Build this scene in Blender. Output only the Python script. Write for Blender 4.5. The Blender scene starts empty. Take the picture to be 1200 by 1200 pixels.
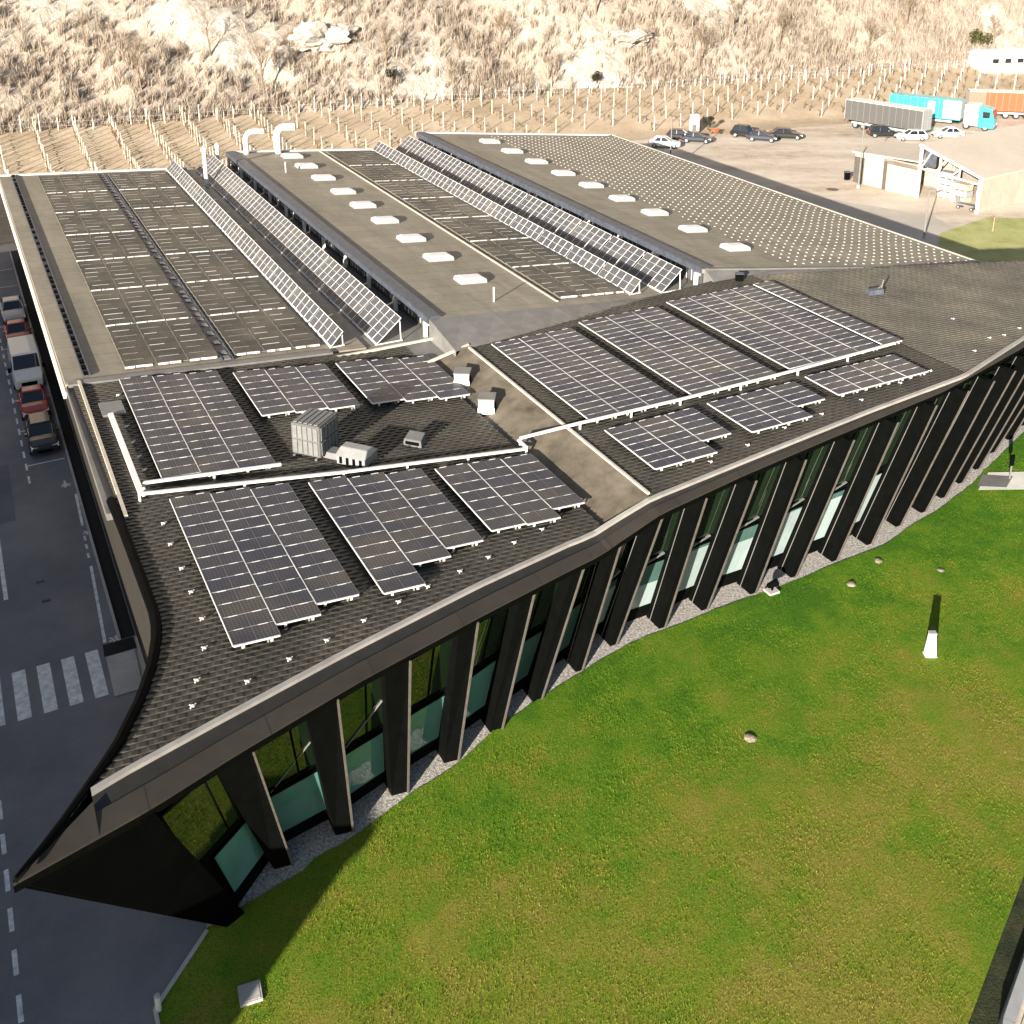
import bpy, bmesh, math, random
from mathutils import Vector, Matrix, noise
random.seed(7)
R = math.radians
S = bpy.context.scene
COL = S.collection

# ------------------------------------------------------------------ site grid
# u runs along the factory bays (away), v runs across them, z is up; metres
AZ = R(27.4575)
UX = Vector((-math.sin(AZ), math.cos(AZ), 0)); VX = Vector((math.cos(AZ), math.sin(AZ), 0))
def W(u, v, z=0.0): return UX * u + VX * v + Vector((0, 0, z))
def UVof(x, y): return (x * UX.x + y * UX.y, x * VX.x + y * VX.y)
def lerp(a, b, t): return a + (b - a) * t
def poly1(pts, x):
    """piecewise linear y(x) through points sorted by x (end segments extended)"""
    for i in range(len(pts) - 1):
        if x <= pts[i + 1][0] or i == len(pts) - 2:
            a, b = pts[i], pts[i + 1]
            t = (x - a[0]) / (b[0] - a[0])
            return a[1] + (b[1] - a[1]) * t

# ------------------------------------------------------------------ materials
def newmat(name):
    m = bpy.data.materials.new(name); m.use_nodes = True
    nt = m.node_tree; b = nt.nodes['Principled BSDF']
    return m, nt, b
def N(nt, t, **kw):
    n = nt.nodes.new(t)
    for k, v in kw.items(): setattr(n, k, v)
    return n
def ramp(nt, fac, stops):
    r = N(nt, 'ShaderNodeValToRGB')
    el = r.color_ramp.elements
    while len(el) < len(stops): el.new(.5)
    for e, (p, c) in zip(el, stops): e.position = p; e.color = (*c, 1)
    nt.links.new(fac, r.inputs['Fac']); return r.outputs['Color']
def noise_n(nt, scale, detail=4, rough=.55, vec=None, dist=0):
    n = N(nt, 'ShaderNodeTexNoise'); n.inputs['Scale'].default_value = scale
    n.inputs['Detail'].default_value = detail; n.inputs['Roughness'].default_value = rough
    n.inputs['Distortion'].default_value = dist
    if vec is not None: nt.links.new(vec, n.inputs['Vector'])
    return n.outputs['Fac']
def geo(nt): return N(nt, 'ShaderNodeNewGeometry').outputs['Position']
def mapped(nt, vec, scale=(1, 1, 1), rot=(0, 0, 0)):
    m = N(nt, 'ShaderNodeMapping'); m.inputs['Scale'].default_value = scale; m.inputs['Rotation'].default_value = rot
    nt.links.new(vec, m.inputs['Vector']); return m.outputs['Vector']
def mix(nt, f, a, b, mode='MIX'):
    m = N(nt, 'ShaderNodeMix', data_type='RGBA', blend_type=mode)
    if isinstance(f, float): m.inputs[0].default_value = f
    else: nt.links.new(f, m.inputs[0])
    for i, x in ((6, a), (7, b)):
        if isinstance(x, tuple): m.inputs[i].default_value = (*x, 1)
        else: nt.links.new(x, m.inputs[i])
    return m.outputs[2]
def bump(nt, b, h, strength=.3, dist=.05):
    n = N(nt, 'ShaderNodeBump'); n.inputs['Strength'].default_value = strength; n.inputs['Distance'].default_value = dist
    nt.links.new(h, n.inputs['Height']); nt.links.new(n.outputs['Normal'], b.inputs['Normal'])
def plain(name, c, rough=.6, var=.18, scale=3., metal=0., spec=.5, bumps=0.):
    """a surface of one colour with uneven wear and dirt"""
    m, nt, b = newmat(name)
    p = geo(nt)
    f = noise_n(nt, scale, 6, .65, p)
    d = tuple(x * (1 - var) for x in c); l = tuple(min(1, x * (1 + var)) for x in c)
    col = ramp(nt, f, [(.3, d), (.7, l)])
    nt.links.new(col, b.inputs['Base Color'])
    b.inputs['Roughness'].default_value = rough; b.inputs['Metallic'].default_value = metal
    b.inputs['Specular IOR Level'].default_value = spec
    if bumps: bump(nt, b, noise_n(nt, scale * 8, 4, .6, p), bumps, .02)
    return m

def ground_mat(name, stops, s1, s2, s3, bs=.4, rough=.95, stretch=None):
    m, nt, b = newmat(name); p = geo(nt)
    q = mapped(nt, p, stretch[0], (0, 0, stretch[1])) if stretch else p
    f = noise_n(nt, s1, 5, .6, q); g = noise_n(nt, s2, 5, .7, p); h = noise_n(nt, s3, 3, .7, p)
    a = N(nt, 'ShaderNodeMath', operation='MULTIPLY_ADD'); nt.links.new(g, a.inputs[0]); a.inputs[1].default_value = .45; nt.links.new(f, a.inputs[2])
    c = N(nt, 'ShaderNodeMath', operation='MULTIPLY_ADD'); nt.links.new(h, c.inputs[0]); c.inputs[1].default_value = .45; nt.links.new(a.outputs[0], c.inputs[2])
    d = N(nt, 'ShaderNodeMath', operation='MULTIPLY_ADD'); nt.links.new(c.outputs[0], d.inputs[0]); d.inputs[1].default_value = 1.0; d.inputs[2].default_value = -.45
    nt.links.new(ramp(nt, d.outputs[0], stops), b.inputs['Base Color'])
    b.inputs['Roughness'].default_value = rough; b.inputs['Specular IOR Level'].default_value = .25
    bump(nt, b, h, bs, .05)
    return m

M = {}
M['yard'] = ground_mat('pale gravel yard', [(.22, (.30, .225, .155)), (.36, (.44, .36, .275)), (.5, (.56, .48, .385)), (.75, (.66, .585, .485))], .09, .6, 6, .3, stretch=((.5, 1.8, 1), R(-10)))
M['apron'] = ground_mat('concrete apron', [(.3, (.40, .355, .30)), (.7, (.52, .47, .41))], .12, 1.2, 9, .15)
M['concrete'] = ground_mat('concrete', [(.3, (.36, .34, .31)), (.7, (.52, .49, .45))], .5, 2.5, 14, .2)
M['pale_concrete'] = ground_mat('pale concrete', [(.3, (.55, .52, .46)), (.7, (.7, .67, .61))], .5, 2.5, 14, .2)
M['asphalt'] = ground_mat('asphalt', [(.2, (.125, .126, .14)), (.5, (.185, .184, .195)), (.8, (.245, .24, .24))], .16, .8, 14, .35, .85)
M['patch'] = ground_mat('asphalt repair', [(.2, (.10, .102, .12)), (.5, (.14, .141, .16)), (.8, (.18, .178, .19))], .2, 1.2, 16, .35, .85)
M['earth'] = ground_mat('dry vineyard soil', [(.2, (.29, .215, .14)), (.5, (.42, .33, .225)), (.8, (.53, .44, .32))], .12, .9, 3.5, .5)
M['gravel'] = ground_mat('white gravel', [(.3, (.16, .15, .135)), (.5, (.40, .37, .335)), (.68, (.66, .62, .57))], 9, 14, 21, 1.0)
M['drygrass'] = ground_mat('dry yellow grass', [(.25, (.25, .26, .085)), (.5, (.37, .37, .14)), (.75, (.46, .43, .21))], .4, 3, 9, .6)
M['bed'] = ground_mat('dark planted bed', [(.25, (.012, .018, .008)), (.55, (.035, .04, .016)), (.74, (.06, .055, .03)), (.82, (.3, .24, .2))], 1.0, 5, 13, .8)

def lawn_mat(blade=False):
    m, nt, b = newmat('grass blades' if blade else 'lawn'); p = geo(nt)
    f = noise_n(nt, .13, 6, .65, p, .3); g = noise_n(nt, .7, 6, .7, p); h = noise_n(nt, 7, 5, .75, p); k = noise_n(nt, 15, 4, .8, p)
    a = N(nt, 'ShaderNodeMath', operation='MULTIPLY_ADD'); nt.links.new(g, a.inputs[0]); a.inputs[1].default_value = .8; nt.links.new(f, a.inputs[2])
    c = N(nt, 'ShaderNodeMath', operation='MULTIPLY_ADD'); nt.links.new(h, c.inputs[0]); c.inputs[1].default_value = .5; nt.links.new(a.outputs[0], c.inputs[2])
    # greener towards the building, drier towards the middle of the lawn (the plants themselves)
    sx = N(nt, 'ShaderNodeVectorMath', operation='DOT_PRODUCT'); nt.links.new(p, sx.inputs[0]); sx.inputs[1].default_value = (UX.x, UX.y, 0)
    mr = N(nt, 'ShaderNodeMapRange'); nt.links.new(sx.outputs['Value'], mr.inputs[0])
    mr.inputs[1].default_value = 24; mr.inputs[2].default_value = 38; mr.inputs[3].default_value = .15; mr.inputs[4].default_value = -.2
    e = N(nt, 'ShaderNodeMath', operation='ADD'); nt.links.new(c.outputs[0], e.inputs[0]); nt.links.new(mr.outputs[0], e.inputs[1])
    o = N(nt, 'ShaderNodeMath', operation='MULTIPLY_ADD'); nt.links.new(e.outputs[0], o.inputs[0]); o.inputs[1].default_value = 1.45; o.inputs[2].default_value = -1.33
    base = ramp(nt, o.outputs[0], [(.02, (.060, .150, .009)), (.27, (.112, .205, .012)), (.5, (.178, .212, .020)), (.75, (.245, .215, .040))])
    if blade:
        gi = N(nt, 'ShaderNodeNewGeometry'); tuft = ramp(nt, gi.outputs['Random Per Island'], [(0, (.66, .72, .6)), (.6, (.78, .80, .74)), (.96, (.9, .88, .82)), (1, (1.3, 1.15, 1.3))])
    else: tuft = ramp(nt, k, [(.34, (.30, .34, .28)), (.5, (.85, .87, .8)), (.66, (1.25, 1.22, 1.2))])
    nt.links.new(mix(nt, .85, base, tuft, 'MULTIPLY'), b.inputs['Base Color'])
    b.inputs['Roughness'].default_value = .9; b.inputs['Specular IOR Level'].default_value = .15
    if not blade: bump(nt, b, k, .45, .05)
    return m
M['lawn'] = lawn_mat(); M['blade'] = lawn_mat(True)

def hill_mat():
    m, nt, b = newmat('dry rocky slope'); p = geo(nt)
    at_ = N(nt, 'ShaderNodeAttribute', attribute_name='rock')
    v = mapped(nt, p, (1, 1, .35))
    f = noise_n(nt, .9, 6, .7, v); g = noise_n(nt, .22, 5, .6, v); h = noise_n(nt, 3, 4, .7, v)
    s = N(nt, 'ShaderNodeMath', operation='MULTIPLY_ADD'); nt.links.new(f, s.inputs[0]); s.inputs[1].default_value = .9; nt.links.new(at_.outputs['Fac'], s.inputs[2])
    r = N(nt, 'ShaderNodeMapRange'); nt.links.new(s.outputs[0], r.inputs[0]); r.inputs[1].default_value = .66; r.inputs[2].default_value = .98
    grass = ramp(nt, h, [(.3, (.25, .20, .155)), (.5, (.33, .275, .22)), (.7, (.41, .355, .295))])
    rock = ramp(nt, f, [(.3, (.26, .225, .18)), (.45, (.42, .38, .32)), (.6, (.50, .465, .415))])
    nt.links.new(mix(nt, r.outputs[0], grass, rock), b.inputs['Base Color'])
    b.inputs['Roughness'].default_value = .95; b.inputs['Specular IOR Level'].default_value = .1
    bump(nt, b, f, .9, .5)
    return m
M['hill'] = hill_mat()

def twig_mat(name, stops):
    m, nt, b = newmat(name)
    g = N(nt, 'ShaderNodeNewGeometry')
    nt.links.new(ramp(nt, g.outputs['Random Per Island'], stops), b.inputs['Base Color'])
    b.inputs['Roughness'].default_value = .95; b.inputs['Specular IOR Level'].default_value = .1
    return m
M['scrub'] = twig_mat('dry brush', [(0, (.17, .128, .092)), (.3, (.25, .197, .148)), (.65, (.34, .28, .22)), (1, (.44, .385, .32))])
M['bark'] = twig_mat('bare bark', [(0, (.11, .08, .052)), (.6, (.19, .14, .095)), (1, (.30, .235, .17))])
M['leafdark'] = twig_mat('evergreen leaves', [(0, (.015, .016, .009)), (.6, (.03, .032, .018)), (1, (.06, .06, .036))])
M['leafgreen'] = twig_mat('green leaves', [(0, (.04, .045, .015)), (.6, (.085, .09, .035)), (1, (.15, .14, .06))])
M['vine'] = twig_mat('vine wood', [(0, (.07, .045, .025)), (.7, (.16, .105, .06)), (1, (.28, .2, .12))])

def metal_tile(q=1.):
    m, nt, b = newmat('dark metal tiles'); p = geo(nt)
    f = noise_n(nt, .35, 5, .65, p); g = noise_n(nt, 5, 3, .7, p)
    c = ramp(nt, f, [(.3, tuple(q * x for x in (.040, .038, .031))), (.55, tuple(q * x for x in (.066, .060, .048))), (.75, tuple(q * x for x in (.10, .086, .064)))])
    c2 = ramp(nt, g, [(.3, (.7, .7, .7)), (.7, (1.25, 1.25, 1.25))])
    nt.links.new(mix(nt, .8, c, c2, 'MULTIPLY'), b.inputs['Base Color'])
    b.inputs['Roughness'].default_value = .55; b.inputs['Specular IOR Level'].default_value = .35
    return m
M['tile'] = metal_tile(.9); M['tile_brown_lit'] = metal_tile(1.9)  # second copy lightened for sun and hill reflection on the right-end roof

def membrane(name, stops, sc=.25, stretch=((2.5, .5, 1), -AZ), rough=.6, spec=.35, seams=None):
    m, nt, b = newmat(name); p = geo(nt)
    q = mapped(nt, p, stretch[0], (0, 0, 0))
    # turn into the bay direction, then stretch
    q2 = mapped(nt, mapped(nt, p, (1, 1, 1), (0, 0, stretch[1])), stretch[0])
    f = noise_n(nt, sc, 5, .6, q2); g = noise_n(nt, 1.7, 5, .7, p)
    a = N(nt, 'ShaderNodeMath', operation='MULTIPLY_ADD'); nt.links.new(g, a.inputs[0]); a.inputs[1].default_value = .6; nt.links.new(f, a.inputs[2])
    d = N(nt, 'ShaderNodeMath', operation='ADD'); nt.links.new(a.outputs[0], d.inputs[0]); d.inputs[1].default_value = -.3
    colr = ramp(nt, d.outputs[0], stops)
    if seams:
        br = N(nt, 'ShaderNodeTexBrick'); br.offset = .37; nt.links.new(mapped(nt, p, (1, 1, 1), (0, 0, -AZ)), br.inputs['Vector']); br.inputs['Scale'].default_value = 1
        br.inputs['Brick Width'].default_value = seams[0]; br.inputs['Row Height'].default_value = seams[1]; br.inputs['Mortar Size'].default_value = .03
        br.inputs['Color1'].default_value = (1.06, 1.06, 1.06, 1); br.inputs['Color2'].default_value = (.93, .93, .93, 1); br.inputs['Mortar'].default_value = (.62, .62, .62, 1)
        colr = mix(nt, 1.0, colr, br.outputs['Color'], 'MULTIPLY')
    nt.links.new(colr, b.inputs['Base Color'])
    b.inputs['Roughness'].default_value = rough; b.inputs['Specular IOR Level'].default_value = spec
    return m
M['roof'] = membrane('weathered roof membrane', [(.2, (.19, .163, .122)), (.5, (.26, .225, .17)), (.8, (.335, .29, .22))], seams=(8.0, 1.6))
M['strip'] = membrane('stained sandy membrane', [(.2, (.05, .042, .03)), (.45, (.105, .088, .064)), (.75, (.165, .14, .105))], .7, ((1, 1, 1), 0))
M['fascia'] = membrane('brown grey fascia metal', [(.2, (.026, .022, .017)), (.8, (.044, .038, .029))], .5, ((1, 1, 1), -AZ), seams=(4.0, 50))
M['edge'] = plain('dark brown channel metal', (.017, .015, .012), .6, .3, 1.5)
M['gut'] = plain('gutter metal', (.33, .31, .28), .45, .2, 1.)
M['deepblack'] = plain('matt black panel', (.0014, .0015, .0014), .8, .3, 1., 0, .02)
M['flash'] = plain('grey roof flashing', (.16, .155, .145), .45, .2, 1.2, 0, .5)
M['bluegrey'] = plain('blue grey cable channel', (.062, .070, .088), .5, .35, 2.2)
M['black'] = plain('black cladding', (.0022, .0025, .0022), .65, .3, 2., 0, .04)
M['darkgap'] = plain('dark recess', (.006, .006, .006), .9, .2)
M['trim'] = plain('fin edge metal', (.085, .075, .064), .5, .25, 4)
M['white'] = plain('white painted metal', (.72, .70, .66), .45, .1, 2.)
M['cream'] = plain('cream trim', (.52, .46, .37), .5, .15, 2.)
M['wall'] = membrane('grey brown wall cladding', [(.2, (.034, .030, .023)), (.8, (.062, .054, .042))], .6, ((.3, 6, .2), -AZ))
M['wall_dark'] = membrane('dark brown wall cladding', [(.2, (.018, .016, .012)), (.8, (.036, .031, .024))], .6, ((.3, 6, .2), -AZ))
M['alu'] = plain('aluminium frame', (.66, .65, .63), .4, .12, 3., .1)
M['alu_mid'] = plain('grey panel frame', (.36, .355, .345), .45, .2, 3.)
M['alu_dull'] = plain('dull rail', (.24, .225, .19), .5, .3, 3.)
M['mark'] = plain('worn road paint', (.66, .67, .67), .7, .35, 3.)
M['grille'] = plain('grey unit casing', (.17, .17, .165), .45, .15, 3.)
M['ltgrey'] = plain('light grey metal', (.33, .33, .32), .45, .12, 3.)
M['stud'] = plain('stud metal', (.50, .485, .45), .45, .15, 2.)
M['unit'] = plain('unit casing', (.10, .10, .097), .5, .15, 3.)
M['unit_l'] = plain('unit louvre', (.145, .145, .14), .5, .15, 3.)
M['unit_p'] = plain('pale unit casing', (.23, .23, .225), .5, .12, 3.)
M['dome'] = plain('opal dome', (.78, .77, .73), .3, .06, 2.)
M['tyre'] = plain('tyre rubber', (.015, .015, .016), .8, .2)
M['rim'] = plain('wheel rim', (.4, .4, .42), .3, .1, 2, .6)
M['lamp'] = plain('lamp glass', (.65, .68, .7), .1, .05)
M['redlamp'] = plain('tail lamp', (.35, .02, .015), .2, .1)
M['post'] = plain('pale vineyard post', (.56, .51, .43), .8, .12, 1.)
M['shedwall'] = membrane('dusty shed wall', [(.2, (.30, .26, .21)), (.8, (.43, .38, .31))], .5, ((1, 1, .4), 0), .9, .2)
M['shedroof'] = membrane('pale shed roof', [(.2, (.40, .345, .28)), (.8, (.50, .44, .365))], .12, ((1, 1, 1), 0), .8, .2)
M['clutter'] = plain('stored pallets', (.5, .41, .3), .8, .35, 2.5)
M['rockm'] = plain('field stone', (.24, .205, .15), .9, .35, 6., 0, .2, .6)
M['wood'] = plain('timber', (.40, .28, .16), .8, .2)
def paint(name, c, rough=.28):
    m, nt, b = newmat(name); p = geo(nt)
    f = noise_n(nt, 3, 4, .6, p)
    nt.links.new(ramp(nt, f, [(.3, tuple(x * .9 for x in c)), (.7, c)]), b.inputs['Base Color'])
    b.inputs['Roughness'].default_value = rough; b.inputs['Coat Weight'].default_value = .5; b.inputs['Coat Roughness'].default_value = .08
    return m
M['p_white'] = paint('white vehicle paint', (.74, .74, .72)); M['p_silver'] = paint('silver vehicle paint', (.42, .42, .41))
M['p_red'] = paint('red vehicle paint', (.34, .035, .03)); M['p_black'] = paint('black vehicle paint', (.016, .017, .018))
M['p_navy'] = paint('dark blue vehicle paint', (.022, .028, .045)); M['p_turq'] = paint('turquoise vehicle paint', (.04, .50, .56))
M['p_orange'] = paint('orange vehicle paint', (.55, .095, .04)); M['p_grey'] = paint('grey tarpaulin', (.085, .083, .08), .5)
M['p_deep'] = paint('deep teal paint', (.012, .10, .17))
M['p_taupe'] = paint('taupe vehicle paint', (.20, .165, .12))
def glass(name, c, rough=.04, ior=1.6, spec=.8):
    m, nt, b = newmat(name); p = geo(nt)
    f = noise_n(nt, .8, 3, .5, p)
    nt.links.new(ramp(nt, f, [(.3, tuple(x * .8 for x in c)), (.7, c)]), b.inputs['Base Color'])
    b.inputs['Roughness'].default_value = rough; b.inputs['IOR'].default_value = ior; b.inputs['Specular IOR Level'].default_value = spec
    return m
M['carglass'] = glass('vehicle glass', (.012, .014, .017))
M['glass'] = glass('dark facade glass', (.010, .020, .009), .03, 1.75, .75)
M['blind_teal'] = glass('glass with teal blind behind', (.11, .27, .245), .07, 1.6, .8)
M['blind_white'] = glass('glass with pale blind behind', (.30, .37, .36), .07, 1.5, .6)
M['blind_dim'] = glass('glass with grey green blind behind', (.06, .12, .105), .06, 1.5, .6)
M['clglass'] = glass('clerestory glass', (.10, .105, .11), .08, 1.6, .7)
def cell_mat(name, c0, c1, rough):
    m, nt, b = newmat(name)
    o = N(nt, 'ShaderNodeObjectInfo')
    md = tuple(.7 * a + .3 * b_ for a, b_ in zip(c0, c1)); gq = N(nt, 'ShaderNodeMath', operation='MULTIPLY_ADD'); nt.links.new(o.outputs['Random'], gq.inputs[0]); gq.inputs[1].default_value = .16; nt.links.new(noise_n(nt, .22, 4, .6, geo(nt)), gq.inputs[2])
    base = ramp(nt, gq.outputs[0], [(.38, c0), (.62, md), (.78, c1)])
    tc = N(nt, 'ShaderNodeTexCoord')
    # the fine busbar grid of the cells, in the panel's own coordinates
    br = N(nt, 'ShaderNodeTexBrick'); br.offset = 0; nt.links.new(tc.outputs['Object'], br.inputs['Vector'])
    br.inputs['Scale'].default_value = 1; br.inputs['Brick Width'].default_value = .137; br.inputs['Row Height'].default_value = .135
    br.inputs['Mortar Size'].default_value = .006; br.inputs['Color1'].default_value = (1, 1, 1, 1); br.inputs['Color2'].default_value = (.85, .85, .9, 1); br.inputs['Mortar'].default_value = (3, 3, 3, 1)
    nt.links.new(mix(nt, 1.0, base, br.outputs['Color'], 'MULTIPLY'), b.inputs['Base Color'])
    gp = geo(nt); f = noise_n(nt, .5, 4, .6, gp)
    rr = N(nt, 'ShaderNodeMapRange'); nt.links.new(f, rr.inputs[0]); rr.inputs[1].default_value = .3; rr.inputs[2].default_value = .7; rr.inputs[3].default_value = rough * .7; rr.inputs[4].default_value = rough * 1.5
    nt.links.new(rr.outputs[0], b.inputs['Roughness']); b.inputs['Specular IOR Level'].default_value = .3
    return m
M['cell'] = cell_mat('dark solar cells', (.022, .027, .045), (.062, .056, .050), .32)
M['cell_dusty'] = cell_mat('dusty solar cells', (.038, .036, .030), (.085, .073, .054), .4)
M['cell_tilt'] = cell_mat('tilted solar cells', (.045, .047, .054), (.085, .08, .076), .35)

# ------------------------------------------------------------------ mesh helper
class MB:
    def __init__(s): s.v = []; s.f = []; s.mi = []
    def quad(s, a, b, c, d, m=0): return s.face([a, b, c, d], m)
    def face(s, pts, m=0):
        n = len(s.v); s.v += [tuple(p) for p in pts]; s.f.append(tuple(range(n, n + len(pts)))); s.mi.append(m)
    def hexa(s, lo, hi, m=0):
        """closed solid from two 4-point rings"""
        n = len(s.v); s.v += [tuple(p) for p in lo] + [tuple(p) for p in hi]
        for f in ((3, 2, 1, 0), (4, 5, 6, 7), (0, 1, 5, 4), (1, 2, 6, 5), (2, 3, 7, 6), (3, 0, 4, 7)):
            s.f.append(tuple(n + i for i in f)); s.mi.append(m)
    def box(s, x0, x1, y0, y1, z0, z1, m=0):
        s.hexa([(x0, y0, z0), (x1, y0, z0), (x1, y1, z0), (x0, y1, z0)], [(x0, y0, z1), (x1, y0, z1), (x1, y1, z1), (x0, y1, z1)], m)
    def wbox(s, u0, u1, v0, v1, z0, z1, m=0):
        """box on the site grid; z0/z1 may be functions of (u, v)"""
        f0 = z0 if callable(z0) else (lambda u, v: z0); f1 = z1 if callable(z1) else (lambda u, v: z1)
        c = [(u0, v0), (u0, v1), (u1, v1), (u1, v0)]
        s.hexa([W(u, v, f0(u, v)) for u, v in c], [W(u, v, f1(u, v)) for u, v in c], m)
    def bar(s, a, b, w, h, up=Vector((0, 0, 1)), m=0, w2=None, h2=None):
        a = Vector(a); b = Vector(b); d = (b - a).normalized()
        x = d.cross(up)
        if x.length < 1e-4: x = d.cross(Vector((1, 0, 0)))
        x.normalize(); y = x.cross(d).normalized()
        w2 = w if w2 is None else w2; h2 = h if h2 is None else h2
        r = lambda p, w, h: [p - x * w / 2 - y * h / 2, p + x * w / 2 - y * h / 2, p + x * w / 2 + y * h / 2, p - x * w / 2 + y * h / 2]
        s.hexa(r(a, w, h), r(b, w2, h2), m)
    def tube(s, pts, rad, seg=10, m=0, caps=True):
        pts = [Vector(p) for p in pts]; rads = rad if isinstance(rad, (list, tuple)) else [rad] * len(pts)
        n0 = len(s.v); px = None
        for i, p in enumerate(pts):
            d = (pts[min(i + 1, len(pts) - 1)] - pts[max(i - 1, 0)]).normalized()
            if px is None:
                px = d.cross(Vector((0, 0, 1)))
                if px.length < .05: px = d.cross(Vector((0, 1, 0)))
            px = (px - d * px.dot(d)).normalized(); py = d.cross(px)
            for k in range(seg):
                a = 2 * math.pi * k / seg
                s.v.append(tuple(p + (px * math.cos(a) + py * math.sin(a)) * rads[i]))
        for i in range(len(pts) - 1):
            for k in range(seg):
                s.f.append((n0 + i * seg + k, n0 + i * seg + (k + 1) % seg, n0 + (i + 1) * seg + (k + 1) % seg, n0 + (i + 1) * seg + k)); s.mi.append(m)
        if caps:
            s.f.append(tuple(n0 + k for k in reversed(range(seg)))); s.mi.append(m)
            s.f.append(tuple(n0 + (len(pts) - 1) * seg + k for k in range(seg))); s.mi.append(m)
    def mesh(s, name, mats, smooth=False, bevel=0, merge=False):
        me = bpy.data.meshes.new(name); me.from_pydata(s.v, [], s.f)
        for m in (mats if isinstance(mats, (list, tuple)) else [mats]): me.materials.append(M[m] if isinstance(m, str) else m)
        me.polygons.foreach_set('material_index', s.mi)
        if bevel or merge:
            bm = bmesh.new(); bm.from_mesh(me)
            if merge: bmesh.ops.remove_doubles(bm, verts=bm.verts, dist=1e-4)
            bmesh.ops.recalc_face_normals(bm, faces=bm.faces)
            if bevel: bmesh.ops.bevel(bm, geom=[e for e in bm.edges if e.is_manifold and e.calc_face_angle(0) > .5], offset=bevel, segments=2, affect='EDGES', clamp_overlap=True)
            bm.to_mesh(me); bm.free()
        if smooth: me.polygons.foreach_set('use_smooth', [True] * len(me.polygons))
        me.update(); return me
    def obj(s, name, mats, parent=None, **kw):
        return link(name, s.mesh(name, mats, **kw), parent)
def link(name, me, parent=None):
    o = bpy.data.objects.new(name, me); COL.objects.link(o)
    if parent is not None: attach(o, parent)
    return o
def attach(o, parent):
    o.parent = parent
    o.matrix_parent_inverse = Matrix.Identity(4)
def attach_world(o, parent):
    """o was modelled in world coordinates; keep it there"""
    o.parent = parent; o.matrix_parent_inverse = parent.matrix_basis.inverted()
def tag(o, label=None, cat=None, group=None, kind=None):
    for k, v in (('label', label), ('category', cat), ('group', group), ('kind', kind)):
        if v: o[k] = v
    return o
def empty(name, loc, label, cat, group=None, rotz=0, mat=None):
    o = bpy.data.objects.new(name, None); COL.objects.link(o); o.empty_display_size = .3
    if mat is not None: o.matrix_basis = mat
    else: o.location = loc; o.rotation_euler = (0, 0, rotz)
    return tag(o, label, cat, group)
def copy_tree(o, parent=None):
    c = o.copy(); COL.objects.link(c)
    if parent is not None: c.parent = parent; c.matrix_parent_inverse = o.matrix_parent_inverse.copy()
    for ch in list(o.children): copy_tree(ch, c)
    return c
def struct(o): o['kind'] = 'structure'; return o
def sheet(name, pts, z, m, kind='structure'):
    mb = MB(); mb.face([W(u, v, z) for u, v in pts]); o = mb.obj(name, m)
    o['kind'] = kind; return o
def fix(me):
    bm = bmesh.new(); bm.from_mesh(me); bmesh.ops.triangulate(bm, faces=[f for f in bm.faces if len(f.verts) > 4]); bm.to_mesh(me); bm.free()

# ------------------------------------------------------------------ ground, road, lawn
mb = MB(); mb.quad((-2500, -2500, -.03), (2500, -2500, -.03), (2500, 2500, -.03), (-2500, 2500, -.03)); struct(mb.obj('ground', 'yard'))
sheet('road', [(-40, -13), (-40, 2.0), (27.8, 2.0), (29.9, 4.05), (46, 4.4), (112, 4.4), (112, -13)], .004, 'asphalt')
sheet('concrete_apron', [(52, 62), (60, 72), (96, 71), (109, 74), (92, 86), (80, 92), (71, 89), (55, 80)], 0.0, 'apron')

finB = [(31.0, 7.2), (31.4, 9.6), (32.2, 12.1), (32.8, 14.5), (33.5, 16.8), (34.3, 19.1), (35.1, 21.6), (35.9, 23.9), (35.9, 26.6), (36.1, 29.2), (36.05, 32.1), (36.2, 34.8), (36.3, 37.6), (36.6, 40.3), (37.2, 43.0), (37.6, 45.3), (38.2, 47.5), (38.9, 49.7), (39.6, 51.9), (40.6, 54.4), (41.3, 56.8), (42.2, 59.3), (43.1, 61.8), (44.0, 64.3), (44.9, 66.8), (45.8, 69.3)]
finT = [(28.78, 5.68, 7.47), (29.87, 8.87, 7.2), (30.78, 11.86, 7.0), (31.87, 15.05, 6.8), (33.1, 18.2, 6.58), (33.9, 21.0, 6.42), (34.5, 23.2, 6.5), (34.7, 25.4, 6.85), (35.0, 28.0, 6.9), (35.2, 31.0, 6.9), (35.66, 34.4, 6.9), (36.1, 37.9, 6.9), (36.5, 41.3, 6.9), (37.0, 44.6, 6.9), (37.5, 47.6, 6.88), (37.9, 50.1, 6.78), (38.45, 52.5, 6.68), (39.2, 54.9, 6.55), (39.9, 57.2, 6.43), (40.6, 59.6, 6.32), (41.5, 62, 6.2), (42.4, 64.5, 6.08), (43.3, 67, 5.95), (44.2, 69.5, 5.83), (45.1, 72, 5.7), (46.0, 74.5, 5.58)]
edge = [(29.7, 4.1), (30.3, 7.0), (30.75, 9.6), (31.6, 12.1), (32.2, 14.5), (33.2, 16.6), (34.1, 19.6), (34.8, 22.4), (35.3, 24.8), (35.35, 27.5), (35.5, 30.0), (35.5, 33), (35.6, 35.5), (35.75, 38.4), (35.8, 41.0), (36.5, 43.6), (37.1, 46.5), (37.7, 48.7), (38.1, 50.2), (39.0, 52.4), (40.0, 55.2), (42.6, 62.3), (45.0, 69)]
def edge_u(v): return poly1([(b, a) for a, b in edge], v) + (.42 if v > 8 else .18)
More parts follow.
